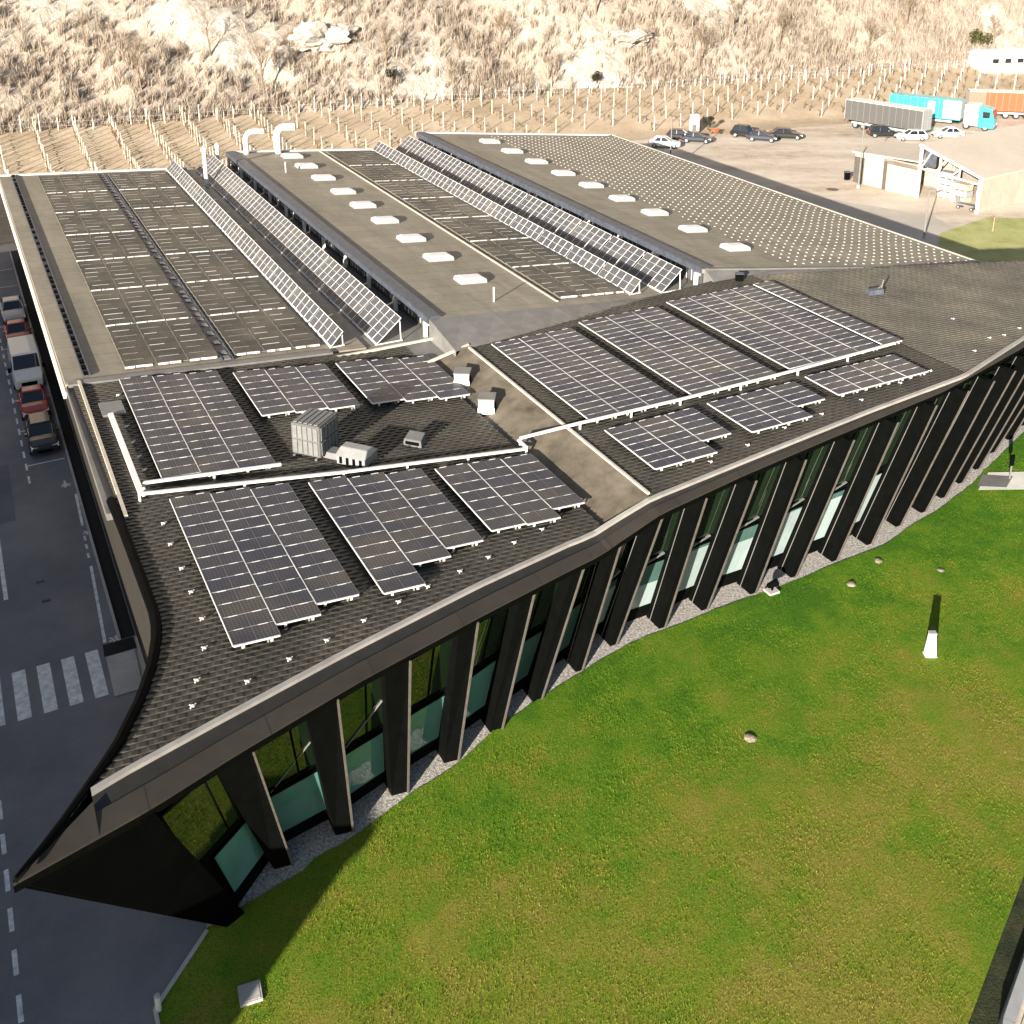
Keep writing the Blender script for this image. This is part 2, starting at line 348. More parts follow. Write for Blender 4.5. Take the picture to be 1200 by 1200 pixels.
# gravel strip against the facade
gr = MB()
gl = [(29.9, 4.5)] + [(u + 2.0, v) for u, v in finB]
for i in range(len(gl) - 1):
    a, b = gl[i], gl[i + 1]
    gr.quad(W(edge_u(a[1]), a[1], .012), W(edge_u(b[1]), b[1], .012), W(b[0], b[1], .012), W(a[0], a[1], .012))
struct(gr.obj('gravel_strip', 'gravel'))
# lawn: one sheet with a slightly raised, uneven rim
lw = MB()
vs = [4.1 + k * .5 for k in range(0, 180)]
def lawn_bed(v):   # where the dark bed starts, as u(v)
    return poly1([(10, 9.2), (24.0, 15.9), (29.9, 18.7), (95, 49.6)], v)
for i in range(len(vs) - 1):
    for k in range(24):
        def P(v, t):
            e = edge_u(v) + .07 * noise.noise((v * 1.7, 0, 0)); l = 2.0 if v < 10 else lawn_bed(v)
            if v < 10: l = -8 + 0 * v
            u = lerp(e, l, t)
            if u < 29.8 and v < 4.2: v = max(2.02, 4.1 + (u - 29.7) * 1.0) if u > 27.6 else 2.02
            return W(u, v, .05 + .03 * noise.noise((u * .4, v * .4, 1)))
        t0, t1 = (k / 24) ** 1.3, ((k + 1) / 24) ** 1.3
        if edge_u(vs[i]) <= lawn_bed(vs[i]): continue
        lw.quad(P(vs[i], t1), P(vs[i], t0), P(vs[i + 1], t0), P(vs[i + 1], t1))
o = struct(lw.obj('lawn', 'lawn', merge=True, smooth=True))
sheet('lawn_corner', [(-8, 2.02), (27.7, 2.02), (29.7, 4.1), (-8, 4.12)], .045, 'lawn')
sheet('planted_bed', [(7, 9.2), (15.9, 24.0), (18.7, 29.9), (49.6, 95), (45.5, 95), (16.75, 27.5), (15.45, 24.7), (5, 9.2)], .02, 'bed')
sheet('pavement', [(4.4, 9.2), (14.9, 24.9), (16.3, 27.9), (45, 95), (30, 95), (-6, 9.2)], .01, 'concrete')
# the grass itself (nobody could count it)
gb = MB(); n = 0
while n < 130000:
    v = random.uniform(2.5, 58); e = edge_u(v) if v > 4.1 else 27.5; l = max(12, lawn_bed(v) if v > 24 else 12)
    if e - l < .3: continue
    if random.random() > (e - l) / 24: continue
    u = random.uniform(l + .05, e - .02)
    if v < 5 and u > 29.4: continue
    p = W(u, v, .06); h = random.uniform(.025, .06); a = random.uniform(0, 3.14); w = .013
    dx, dy = math.cos(a) * w, math.sin(a) * w; i0 = len(gb.v)
    gb.v += [(p.x - dx, p.y - dy, p.z - .02), (p.x + dx, p.y + dy, p.z - .02), (p.x + random.gauss(0, .03), p.y + random.gauss(0, .03), p.z + h)]
    gb.f.append((i0, i0 + 1, i0 + 2)); gb.mi.append(0); n += 1
tag(gb.obj('grass', 'blade'), 'short green and straw coloured grass of the lawn', 'grass', None, 'stuff')
# kerbs
mb = MB()
pts = [(-8, 2.0), (27.75, 2.0), (29.75, 4.05)]
for a, b in zip(pts, pts[1:]): mb.bar(W(*a, .05), W(*b, .05), .12, .12)
struct(mb.obj('kerb', 'concrete'))
mb = MB(); pts = [(4.7, 9.2), (15.2, 24.85), (16.55, 27.7), (45.3, 95)]
for a, b in zip(pts, pts[1:]): mb.bar(W(*a, .2), W(*b, .2), .32, .4)
tag(mb.obj('low_wall', 'ltgrey'), 'low pale concrete wall along the dark planted bed at the lawn edge', 'wall')
# road markings
mk = MB()
def mark(u0, u1, v0, v1, z=.009, skew=0): mk.quad(W(u0, v0, z), W(u0, v1, z), W(u1, v1 + skew, z), W(u1, v0 + skew, z))
for k in range(10): mark(43.2 + .02 * k, 46.55 + .02 * k, 2.35 - 1.02 * k, 2.9 - 1.02 * k)
mark(46.9, 53.6, 3.2, 3.34, skew=.28)
for k in range(3): mark(54.4 + k * .9, 54.9 + k * .9, 3.5 + k * .03, 3.62 + k * .03)
mark(57.8, 61.5, 3.6, 3.74, skew=.1); mark(62.6, 63.4, 3.3, 3.42)
for k in range(26): mark(64 + k * 1.7, 64.9 + k * 1.7, 1.48, 1.6)
for k in range(9): mark(66.2 + k * 5.0, 66.32 + k * 5.0, 1.6, 3.7)
mark(52.5, 60, -.62, -.42)
for k in range(16): mark(17 + k * 1.75, 18.0 + k * 1.75, -1.78 , -1.62)
for u, v in ((46.95, 3.72), (57.0, 3.85), (62.8, 3.4)):   # small stencilled pictograms
    for a in (20, 75, 130): mk.bar(W(u - .28 * math.cos(R(a)), v - .28 * math.sin(R(a)), .009), W(u + .28 * math.cos(R(a)), v + .28 * math.sin(R(a)), .009), .09, .002)
struct(mk.obj('road_markings', 'mark'))
sheet('pavement_slab', [(42.9, 3.1), (45.75, 3.15), (45.75, 4.4), (42.9, 4.3)], .05, 'concrete')
sheet('drain_pit', [(45.85, 3.1), (46.75, 3.15), (46.75, 4.5), (45.85, 4.5)], .012, 'darkgap')
for u, v in ((53.2, .9), (51.4, 1.0)): sheet('drain_cover', [(u, v), (u, v + .4), (u + .22, v + .4), (u + .22, v)], .008, 'edge')
for u, v, a, b in ((60, -1.2, 7, 1.7),): sheet('asphalt_patch', [(u, v), (u, v + b), (u + a, v + b + .1), (u + a, v + .05)], .0065, 'patch')
sheet('gutter', [(46.8, 3.95), (112, 3.95), (112, 4.6), (46.8, 4.6)], .012, 'darkgap')
mb = MB(); mb.bar(W(46.8, 3.9, .06), W(112, 3.9, .06), .12, .14); struct(mb.obj('kerb', 'concrete'))
# path at right with drain mat
sheet('footpath', [(39.0, 52.1), (37.85, 49.9), (30.2, 65.5), (31.5, 68)], .09, 'pale_concrete')
sheet('door_mat', [(39.0, 51.6), (38.2, 50.2), (37.3, 51.6), (38.0, 53.0)], .096, 'flash')

# ------------------------------------------------------------------ terrain behind: vineyard slope and rocky hill
def vine_z(x, y): return .13 * max(0, y - (148 + .35 * x)) * min(1, max(0, y - (148 + .35 * x)) / 6 + .3)
def hill_d(x, y): return y - (170 + .37 * x) - 2.5 * noise.noise((x * .06, y * .06, 3))
def rockness(x, y):
    a = noise.fractal((x * .045 + 11, y * .05, 2), 1, 2, 4) * .5 + .5
    return a
def ground_z(x, y):
    z = vine_z(x, y); d = hill_d(x, y)
    if d > 0:
        n = noise.fractal((x * .07, y * .07, 9), 1, 2, 5); n2 = noise.fractal((x * .3, y * .3, 4), 1, 2, 3)
        k = min(1, d / 5)
        r = rockness(x, y)
        z += d * .62 + max(0, d - 22) * .75 + k * (2.4 * n + .7 * n2 + 3.0 * max(0, r - .5))
    return z
vm = MB(); hm = MB(); rock = []
def grid(mb, x0, x1, nx, f0, f1, ny, zf):
    n0 = len(mb.v)
    for j in range(ny + 1):
        for i in range(nx + 1):
            x = lerp(x0, x1, i / nx); y = lerp(f0(x), f1(x), (j / ny)); mb.v.append((x, y, zf(x, y)))
    for j in range(ny):
        for i in range(nx):
            a = n0 + j * (nx + 1) + i; mb.f.append((a, a + 1, a + nx + 2, a + nx + 1)); mb.mi.append(0)
def vine_front(x): return max(128 + .35 * x + 2, 148 + .35 * x - 3) if x > 5 else min(148 + .35 * x - 3, lerp(142, 100, min(1, (5 - x) / 60)))
grid(vm, -170, 230, 200, vine_front, lambda x: 176 + .37 * x, 30, lambda x, y: vine_z(x, y) + .02 + .06 * noise.noise((x * .8, y * .8, 0)))
struct(vm.obj('vineyard_ground', 'earth', smooth=True))
grid(hm, -175, 235, 420, lambda x: 166 + .37 * x, lambda x: 300 + .37 * x, 120, lambda x, y: ground_z(x, y) - (.4 if hill_d(x, y) < 0 else 0))
me = hm.mesh('hillside', 'hill', smooth=True)
att = me.attributes.new('rock', 'FLOAT', 'POINT')
att.data.foreach_set('value', [min(1, max(0, (rockness(x, y) - .3) * 1.1)) for x, y, z in hm.v])
struct(link('hillside', me))

# dry scrub on the slope (nobody could count it)
sb = MB()
def twigs(mb, x, y, z, h, n, spread, w):
    for k in range(n):
        a = random.uniform(0, 6.28); r = random.uniform(.1, 1) * spread; hh = h * random.uniform(.5, 1.1)
        bx, by = x + random.gauss(0, .25) * spread, y + random.gauss(0, .25) * spread
        tx, ty = bx + math.cos(a) * r, by + math.sin(a) * r
        p = random.uniform(0, 3.14); wx, wy = math.cos(p) * w, math.sin(p) * w
        mx, my = lerp(bx, tx, .5) + random.gauss(0, .1), lerp(by, ty, .5) + random.gauss(0, .1)
        n0 = len(mb.v)
        mb.v += [(bx - wx, by - wy, z - .2), (bx + wx, by + wy, z - .2), (mx + wx * .8, my + wy * .8, z + hh * .6), (mx - wx * .8, my - wy * .8, z + hh * .6), (tx, ty, z + hh)]
        mb.f += [(n0, n0 + 1, n0 + 2, n0 + 3), (n0 + 3, n0 + 2, n0 + 4)]; mb.mi += [0, 0]
cnt = 0
while cnt < 11000:
    x = random.uniform(-140, 200); d = random.uniform(-1.5, 1) ** 1 if random.random() < .12 else 55 * random.random() ** 1.25
    y = 170 + .37 * x + d
    if abs(x) > y * .56 + 12: continue
    rk = rockness(x, y)
    if random.random() < (rk - .50) * 5: continue
    h = random.uniform(.7, 2.3) if d > 1 else random.uniform(.6, 1.5)
    twigs(sb, x, y, ground_z(x, y), h, 15, h * .42, .034); cnt += 1
sc_o = sb.obj('scrub', 'scrub'); sc_o['kind'] = 'stuff'; tag(sc_o, 'dry leafless brush covering the rocky slope behind the vineyard', 'scrub')

# bare trees on the slope: a few kinds, each tree a thing with trunk and crown
def make_tree(seed, h, bark):
    rnd = random.Random(seed); tr = MB(); cr = MB()
    top = Vector((rnd.uniform(-.4, .4), rnd.uniform(-.4, .4), h * .62))
    tr.tube([(0, 0, -.6), (top.x * .3, top.y * .3, h * .25), top], [h * .022, h * .016, h * .008], 6)
    def br(p, d, l, w, lev):
        q = p + d * l
        (tr if lev == 0 else cr).bar(p, q, w, w, w2=w * .55, h2=w * .55)
        if lev < 3:
            for k in range(4 if lev < 2 else 5):
                t = rnd.uniform(.35, 1)
                nd = (d + Vector((rnd.gauss(0, .55), rnd.gauss(0, .55), rnd.gauss(.15, .35)))).normalized()
                br(p + d * l * t, nd, l * rnd.uniform(.5, .75), w * .5, lev + 1)
    for k in range(9):
        t = rnd.uniform(.3, 1); a = k * 2.4 + rnd.uniform(-.4, .4)
        p = Vector((top.x * t, top.y * t, h * .62 * t)); el = rnd.uniform(.5, 1.3)
        br(p, Vector((math.cos(a) * math.cos(el), math.sin(a) * math.cos(el), math.sin(el))), h * rnd.uniform(.2, .34), h * .009, 0)
    return tr.mesh('trunk', bark), cr.mesh('crown', bark)
tm = [make_tree(k, h, 'bark') for k, h in enumerate((7.5, 6.2, 8.5, 5.5))]
tree_pos = [(-92, 3), (-80, 8), (-72, 2), (-61, 12), (-52, 4), (-44, 9), (-36, 3), (-27, 14), (-19, 5), (-9, 2), (-2, 9), (7, 4), (14, 13), (22, 6), (31, 2.5), (38, 10), (46, 5), (55, 14), (63, 4), (72, 8), (80, 12), (90, 5), (99, 9), (108, 3), (112, 14)]
for i, (x, d) in enumerate(tree_pos):
    y = 170 + .37 * x + d
    t = empty('bare_tree', (x, y, ground_z(x, y)), 'leafless brown tree among the dry brush and rocks of the slope', 'tree', 'bare trees on the rocky slope', random.uniform(0, 6.28))
    s = random.uniform(.8, 1.15); t.scale = (s, s, s)
    link('trunk', tm[i % 4][0], t); link('crown', tm[i % 4][1], t)
def leafy(name, loc, r, h, mat, label, n=900, trunk=True, cat='bush'):
    t = empty(name, loc, label, cat)
    c = MB(); rnd = random.Random(label)
    cl = [(rnd.uniform(-.55, .55) * r, rnd.uniform(-.55, .55) * r, h * rnd.uniform(.35, .85), rnd.uniform(.3, .5) * r) for _ in range(7)]
    for k in range(n):
        cx, cy, cz, cr_ = rnd.choice(cl)
        p = Vector((rnd.gauss(0, 1), rnd.gauss(0, 1), rnd.gauss(0, 1))).normalized() * cr_ * rnd.uniform(.5, 1.05) + Vector((cx, cy, cz))
        a = Vector((rnd.gauss(0, 1), rnd.gauss(0, 1), rnd.gauss(0, 1))).normalized(); b = a.cross(Vector((.3, .5, .8))).normalized()
        s = r * rnd.uniform(.06, .12)
        c.quad(p - a * s, p + b * s * .6, p + a * s, p - b * s * .6)
    c.obj('crown', mat, t)
    tr = MB(); tr.tube([(0, 0, -.3), (0, 0, h * .6)], [r * .09, r * .04], 6); tr.obj('trunk', 'bark', t)
    return t
def on(x, y): return (x, y, ground_z(x, y))
leafy('evergreen_bush', on(-18, 165.5), 1.3, 2.4, 'leafdark', 'small dark bush at the slope foot above the vineyard posts, left of centre', 500)
leafy('evergreen_bush', on(13.5, 176.5), 1.4, 2.0, 'leafdark', 'dark grey green bush at the foot of a white rock outcrop', 600)
leafy('green_bush', on(86, 207), 2.6, 2.2, 'leafgreen', 'olive green bush on the slope above the white building', 900)
leafy('evergreen_bush', on(-78, 178), 3.4, 3.6, 'leafgreen', 'mossy green shrub high on the slope at upper left', 900)
leafy('evergreen_bush', on(-62, 186), 2.6, 3.2, 'leafgreen', 'small olive shrub near the upper frame edge above the vents', 700)
# pale rock outcrops
def outcrop(x, d, r, h, label):
    y = 170 + .37 * x + d
    bm = bmesh.new(); bmesh.ops.create_icosphere(bm, subdivisions=4, radius=1)
    for v in bm.verts:
        c = v.co.copy(); n = noise.fractal(c * 1.6 + Vector((x, 0, 0)), 1, 2, 5)
        c *= 1 + .55 * n + .2 * noise.noise(c * 5) + .1 * noise.noise(c * 13)
        v.co = Vector((c.x * r, c.y * r * .6, c.z * h))
    me = bpy.data.meshes.new('rock_outcrop'); bm.to_mesh(me); bm.free(); me.materials.append(M['outcrop'])
    for p in me.polygons: p.use_smooth = False
    o = link('rock_outcrop', me); o.location = (x, y, ground_z(x, y) + h * .1); o.rotation_euler = (0, 0, R(20))
    tag(o, label, 'rock')
mo, nt, b = newmat('white limestone'); p = geo(nt)
f = noise_n(nt, .9, 7, .7, mapped(nt, p, (1, 1, .5))); nt.links.new(ramp(nt, f, [(.3, (.20, .17, .135)), (.45, (.36, .32, .27)), (.62, (.45, .415, .37))]), b.inputs['Base Color'])
b.inputs['Roughness'].default_value = .95; bump(nt, b, f, .8, .3); M['outcrop'] = mo
outcrop(-29, 11, 5, 2.4, 'broad white rock face above the left skylight row')
outcrop(20, 9, 4, 1.4, 'rounded white boulder behind the vineyard above the studded roof')
outcrop(62, 17, 4, 4, 'tall white cliff face at the top of the slope, right of centre')

# vineyard posts, vines, fence
pm = MB(); pm.hexa([(-.045, -.045, -.3), (.045, -.045, -.3), (.045, .045, -.3), (-.045, .045, -.3)], [(-.04, -.04, 2.2), (.04, -.04, 2.2), (.04, .04, 2.2), (-.04, .04, 2.2)])
pm.box(-.035, .035, -.035, .035, 2.2, 2.25); post_me = pm.mesh('vineyard_post', 'post')
cand = []; rows = []
for r in range(-3, 46):
    v = 1.0 + 4.7 * r; seg = []
    for k in range(0, 80):
        u = 108 + k * (1.7 if v < 40 else 3.6)
        p = W(u, v)
        x, y = p.x, p.y
        if y < vine_front(x) + 2 or hill_d(x, y) > -1.5: continue
        if x > 5 and y < 148 + .35 * x + 1.5: continue
        if abs(x) > y * .47 + 6: continue
        seg.append((x, y)); 
        if random.random() < .97: cand.append((math.hypot(x, y), x + random.gauss(0, .03), y + random.gauss(0, .06)))
    if len(seg) > 1: rows.append(seg)
cand.sort()
fst = None
for i, (dd, x, y) in enumerate(cand[:300]):
    o = link('vineyard_post', post_me)
    o.location = (x, y, vine_z(x, y)); o.rotation_euler = (random.gauss(0, .025), random.gauss(0, .025), AZ); o.scale = (1, 1, random.uniform(.86, 1.12))
    tag(o, 'pale slender post in the vine rows behind the factory', 'vine post', 'vineyard posts in the vine rows')
if len(cand) > 300:
    rest = MB()
    for dd, x, y in cand[300:]:
        z = vine_z(x, y); rest.box(x - .055, x + .055, y - .055, y + .055, z - .2, z + 2.1 * random.uniform(.88, 1.1))
    tag(rest.obj('far_vineyard_posts', 'post'), 'far rows of pale vine posts below the rocky slope', 'vine posts', None, 'stuff')
vb = MB()
for seg in rows:
    for a, b in zip(seg, seg[1:]):
        n = 2
        for k in range(n):
            t = (k + random.uniform(.2, .8)) / n; x, y = lerp(a[0], b[0], t), lerp(a[1], b[1], t); z = vine_z(x, y)
            vb.bar((x, y, z - .1), (x + random.gauss(0, .1), y + random.gauss(0, .1), z + .85), .09, .09)
            vb.bar((x, y, z + .8), (x + (b[0] - a[0]) * .14 + random.gauss(0, .08), y + (b[1] - a[1]) * .14, z + random.uniform(.7, 1.0)), .08, .08)
            vb.bar((x, y, z + .8), (x - (b[0] - a[0]) * .13 + random.gauss(0, .08), y - (b[1] - a[1]) * .13, z + random.uniform(.7, 1.2)), .06, .06)
            for q in range(2): vb.bar((x, y, z + .8), (x + random.gauss(0, .35), y + random.gauss(0, .35), z + random.uniform(1.2, 1.7)), .035, .035)
tag(vb.obj('vines', 'vine'), 'pruned brown vines between the posts', 'vines', None, 'stuff')
fe = empty('vineyard_fence', (0, 168.5, vine_z(0, 168.5)), 'line of white stakes with wires closing the vineyard along the slope foot', 'fence')
xs = [-95 + k * 2.15 for k in range(96)]; fm = MB(); fm.box(-.05, .05, -.05, .05, -.3, 1.9); fm.box(-.04, .04, -.04, .04, 1.9, 1.95); fme = fm.mesh('fence_post', 'post')
pp = []
for x in xs:
    y = 168.2 + .37 * x + random.gauss(0, .3); z = vine_z(x, y); pp.append((x, y, z))
    o = link('fence_post', fme, fe); o.location = (x, y - 168.5, z - vine_z(0, 168.5)); o.scale = (1, 1, random.choice((.6, .75, .9, 1.2)))
wm = MB()
for a, b in zip(pp, pp[1:]):
    for h in (.6, 1.2): wm.bar((a[0], a[1] - 168.5, a[2] + h - vine_z(0, 168.5)), (b[0], b[1] - 168.5, b[2] + h - vine_z(0, 168.5)), .012, .012)
wm.obj('fence_wire', 'alu', fe)
# ------------------------------------------------------------------ the factory
FB = empty('factory_building', W(60, 25), 'large dark factory with sawtooth bays, tiled front roof and leaning black fins', 'factory')
def part(mb, name, mats, parent=None, label=None, **kw):
    o = mb.obj(name, mats, **kw)
    p = parent or FB
    if p is FB: attach_world(o, FB)
    else: attach(o, p)
    if label: o['label'] = label
    return o
zL = lambda u, v: 8 - .07 * (v - 4.5)
zb2 = lambda u, v: 8.05 - .0875 * (v - 25)
zb3 = lambda u, v: 8 - .11 * (v - 45.5)
zR = lambda u, v: 7.4 if v < 48.5 else 7.4 - .05 * (v - 48.5)
zTop = lambda v: zL(0, v) if v < 22.0 else (lerp(zL(0, 22.0), 7.4, (v - 22.0) / 3.4) if v < 25.4 else zR(0, v))
zStrip = lambda v: zL(0, v) if v < 22.9 else (lerp(6.42, 7.36, (v - 22.9) / 2.5) if v < 25.4 else zR(0, v))
LE = [(26.1, -1.2), (27.3, -.1), (29.9, 1.9), (30.5, 2.2), (31.8, 2.9), (33.5, 3.6), (35.3, 4.1), (36.6, 4.2), (42.6, 4.1), (45.4, 4.0), (52, 3.9), (59, 3.8), (109.5, 3.8)]
vL = lambda u: poly1(LE, u)
UI = [(1.1, 28.5), (2, 28.9), (5, 30.0), (9.8, 31.7), (16, 33.7), (21, 35.05), (23.5, 35.45), (26, 35.75), (32.9, 36.7), (40.5, 37.7), (48.2, 38.5), (56.7, 41.4), (80, 50.0)]
UO = [(-1.15, 26.15), (2.6, 27.4), (5.4, 28.6), (10, 30.35), (15.4, 32.1), (20, 33.5), (22.5, 34.2), (25.6, 34.75), (30.7, 35.7), (36.7, 36.6), (46, 37.9), (48.6, 38.5), (55.7, 40.6), (80, 49.2)]
uI = lambda v: poly1(UI, v)
uO = lambda v: poly1(UO, v)
BK = [(20, 56), (25, 54.6), (39.3, 56.7), (46.6, 57.6), (48.5, 57.4), (70, 53.0), (80, 50.6)]
uB = lambda v: poly1(BK, v)

# tiled roofs: courses with a raised, wavy lower lip so that each tile catches its own light
def tiles(v0, v1, uA, uZ, zf, vlim=None, du=.27, dv=.135, period=.54, amp=.065):
    mb = MB(); nv = int((v1 - v0) / dv) + 1
    us = []; u = uA
    while u < uZ: us.append(u); u += du
    idx = {}
    def P(i, j, hi):
        v = v0 + j * dv; u = us[i]
        lo_lim = max(uI(v) + .02, -99) ; up = uB(v) if v0 > 25 else uZ
        uu = min(max(u, lo_lim), up); vv = v
        if vlim: vv = max(v, vlim(uu) + .3)
        wv = (.5 + .5 * math.cos(2 * math.pi * vv / period + (math.pi if i % 2 else 0))) ** 1.5
        return W(uu, vv, zf(uu, vv) + (hi * amp * (.3 + .7 * wv))), uu, vv
    for i in range(len(us) - 1):
        for j in range(nv - 1):
            a, ua, va = P(i, j, 1); b, ub, vb_ = P(i, j + 1, 1)
            # lower lip of course i sits proud (1), its upper end tucks under the next course (0)
            v = v0 + j * dv
            u2 = lambda jj: P(i + 1, jj, 0)
            # keep wave phase of this course on its upper end flat
            c, uc, vc = u2(j + 1); d, ud, vd = u2(j)
            if abs(ua - ud) < 1e-4 and abs(ub - uc) < 1e-4: continue
            if abs(va - vb_) < 1e-4 and abs(vd - vc) < 1e-4: continue
            mb.quad(a, b, c, d)
            a0 = P(i, j, 0)[0]; b0 = P(i, j + 1, 0)[0]
            if ua > uI(v) + .05: mb.quad(a0, b0, b, a)
    return mb
part(tiles(-1, 23.0, 26.4, 58.5, zL, vL), 'tiled_roof', 'tile', label='dark tiled roof of the left front block')
part(tiles(25.5, 48.5, 35.5, 58.0, zR), 'tiled_roof', 'tile', label='dark tiled roof of the middle front block under the blue grey arrays')
part(tiles(48.5, 78, 38, 58.0, zR), 'tiled_roof', 'tile_brown_lit', label='bare brown tiled roof at the right end')
mb = MB()
for k in range(20):
    u0, u1 = 35.6 + k * .98, 35.6 + (k + 1) * .98
    for a, b in ((22.9, 23.8), (23.8, 24.7), (24.7, 25.45)):
        q = lambda u, v: W(max(u, uI(v) - .1), v, zStrip(v) + .02)
        mb.quad(q(u0, a), q(u0, b), q(u1, b), q(u1, a))
part(mb, 'valley_strip', 'strip', merge=True)
mb = MB(); mb.bar(W(35.9, 25.5, 7.46), W(54.5, 25.5, 7.46), .13, .1); mb.bar(W(54.6, 22.9, 7.0), W(54.8, 25.6, 7.5), .14, .14); mb.bar(W(57.8, 18, 6.98), W(57.9, 24.9, 6.95), .16, .14)
part(mb, 'cap_trim', 'cream')

# eaves: white gutter, brown fascia, dark lip and soffit
sv = [-1.15, -.4, .4, 1.1, 1.6, 2.2, 3] + [3.5 + k * .75 for k in range(102)]
slot = MB(); gut = MB(); fas = MB(); lip = MB(); sof = MB()
def E_(v):
    z = zTop(max(v, -1.15)); vi = max(v, 1.1)
    zi = zTop(vi)
    return W(uI(vi), vi, zi), W(uO(v), v, z - .24), vi
INV = [(b, a) for a, b in LE[:8]]
sd_ = lambda v: 3.4 if v > 4 else min(3.4, max(.02, poly1(INV, v) - uO(v) - .25))
for a, b in zip(sv, sv[1:]):
    ia, oa, va = E_(a); ib, ob, vb_ = E_(b)
    ga, gb = ia - UX * .22, ib - UX * .22
    if a >= 1.1:
        up = Vector((0, 0, .07))
        gut.quad(ga + up, gb + up, ib + up, ia + up); gut.quad(ga - up, gb - up, gb + up, ga + up); gut.quad(ia + up, ib + up, ib - up, ia - up)
        dn = Vector((0, 0, -.1)); ha, hb = ia.lerp(oa, .5), ib.lerp(ob, .5); ha, hb = ha + Vector((0, 0, -.02)), hb + Vector((0, 0, -.02))
        slot.quad(ha + dn, hb + dn, gb + dn * .6, ga + dn * .6); slot.quad(ha, hb, hb + dn, ha + dn)
        fas.quad(oa, ob, hb, ha)
    else:
        z1 = Vector((0, 0, 0))
        if (ia - ib).length > 1e-4: fas.quad(oa, ob, ib, ia)
        else: fas.face([oa, ob, ia - UX * .48])
    d = Vector((0, 0, -.36)); k = UX * .05
    fas.quad(oa + Vector((0, 0, -.07)), ob + Vector((0, 0, -.07)), ob, oa)
    lip.quad(oa + d + k, ob + d + k, ob + Vector((0, 0, -.07)), oa + Vector((0, 0, -.07)))
    sof.quad(oa + d + k + UX * sd_(a), ob + d + k + UX * sd_(b), ob + d + k, oa + d + k)
part(gut, 'eaves_gutter', 'gut'); part(fas, 'fascia', 'fascia'); part(slot, 'eaves_channel', 'edge'); part(lip, 'eaves_lip', 'black'); part(sof, 'soffit', 'black')

# left wall flaring out to the tip, with a dark rounded coping
us = [26.1 + k * .8 for k in range(42)] + [59.5, 70, 85, 100, 109.3]
wl = MB(); cop = MB(); pts = []
for a, b in zip(us, us[1:]):
    def ring(u):
        bu = u if u > 36 else lerp(29.6, 36, (u - 26.1) / 9.9); vb_ = 4.65 if u > 34 else 4.7
        z = zL(u, vL(u))
        top = W(u, vL(u) + .03, z - .1); base = W(bu, vb_, 0)
        q = 1 - .9 / z; k = W(lerp(u, bu, q), lerp(vL(u) + .03, vb_, q), .9)
        return top, k, base
    t0, k0, b0 = ring(a); t1, k1, b1 = ring(b)
    wl.quad(k0, k1, t1, t0); wl.quad(b0, b1, k1, k0, 1)
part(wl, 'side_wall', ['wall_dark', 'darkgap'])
cop.tube([W(u, vL(u) + .12, zL(u, vL(u)) - .02) for u in us if u < 46], [.2 * min(1, .25 + (u - 26.1) / 5) for u in us if u < 46], 8)
part(cop, 'curved_coping', 'black')
mb = MB(); mb.wbox(43.5, 58.6, 4.4, 4.55, lambda u, v: zL(u, v) - .05, lambda u, v: zL(u, v) + .16); part(mb, 'cap_trim', 'cream')
mb = MB(); mb.wbox(44.5, 58.6, 3.8, 4.36, lambda u, v: zL(u, v) - .5, lambda u, v: zL(u, v) - .18); part(mb, 'edge_gutter', 'flash')
mb = MB(); mb.wbox(58.6, 109.4, 3.62, 3.78, lambda u, v: 7.25, lambda u, v: 7.6); part(mb, 'lit_wall_strip', 'white')  # white bar standing in for the sunlit top of the wall

# rear bays
def slab(name, u0, u1, v0, v1, zf, mat, th=.3, label=None):
    mb = MB(); mb.wbox(u0, u1, v0, v1, lambda u, v: zf(u, v) - th, zf); return part(mb, name, mat, label=label)
slab('bay_roof', 58.6, 109.2, 3.8, 20.6, zL, 'roof', label='brown membrane roof of the leftmost bay')
slab('bay_roof', 58.3, 109.2, 24.6, 42.3, zb2, 'roof', label='brown membrane roof of the middle bay')
mb = MB(); c = [(58.3, 45.1), (55.0, 70.3), (109.2, 70.3), (109.2, 45.1)]
mb.hexa([W(u, v, zb3(u, v) - .3) for u, v in c], [W(u, v, zb3(u, v)) for u, v in c]); part(mb, 'bay_roof', 'roof', label='studded bare roof of the right bay')
mb = MB(); mb.wbox(55.5, 109.2, 20.6, 25, 6.3, 6.72); mb.wbox(57.6, 109.2, 42.3, 45.5, 6.0, 6.42); part(mb, 'valley_floor', 'flash')
# grey ramps between the front block and the bays
mb = MB()
def ramp_(va, vb_, ua, zf, ub):
    for k in range(8):
        v0, v1 = lerp(va, vb_, k / 8), lerp(va, vb_, (k + 1) / 8)
        mb.quad(W(ub(v0), v0, 7.44 if v0 < 48.5 else zR(0, v0) + .04), W(ub(v1), v1, 7.44 if v1 < 48.5 else zR(0, v1) + .04), W(ua(v1), v1, zf(0, v1) + .01), W(ua(v0), v0, zf(0, v0) + .01))
ramp_(24.6, 42.3, lambda v: 58.35, zb2, lambda v: uB(v) - .3)
ramp_(42.3, 45.3, lambda v: 58.0, lambda u, v: 6.4, lambda v: uB(v) - .3)
ramp_(45.3, 70.3, lambda v: lerp(58.35, 55.05, (v - 45.3) / 25), zb3, lambda v: uB(v) - .3)
mb.face([W(58.35, 24.6, 6.3), W(58.35, 24.6, zb2(0, 24.6) + .01), W(uB(24.6) - .3, 24.6, 7.44), W(uB(24.6) - .3, 24.6, 6.3)])
mb.face([W(58.35, 45.3, 6.1), W(58.35, 45.3, zb3(0, 45.3) + .01), W(uB(45.3) - .3, 45.3, 7.44), W(uB(45.3) - .3, 45.3, 6.1)])
part(mb, 'sloped_flashing', 'flash')
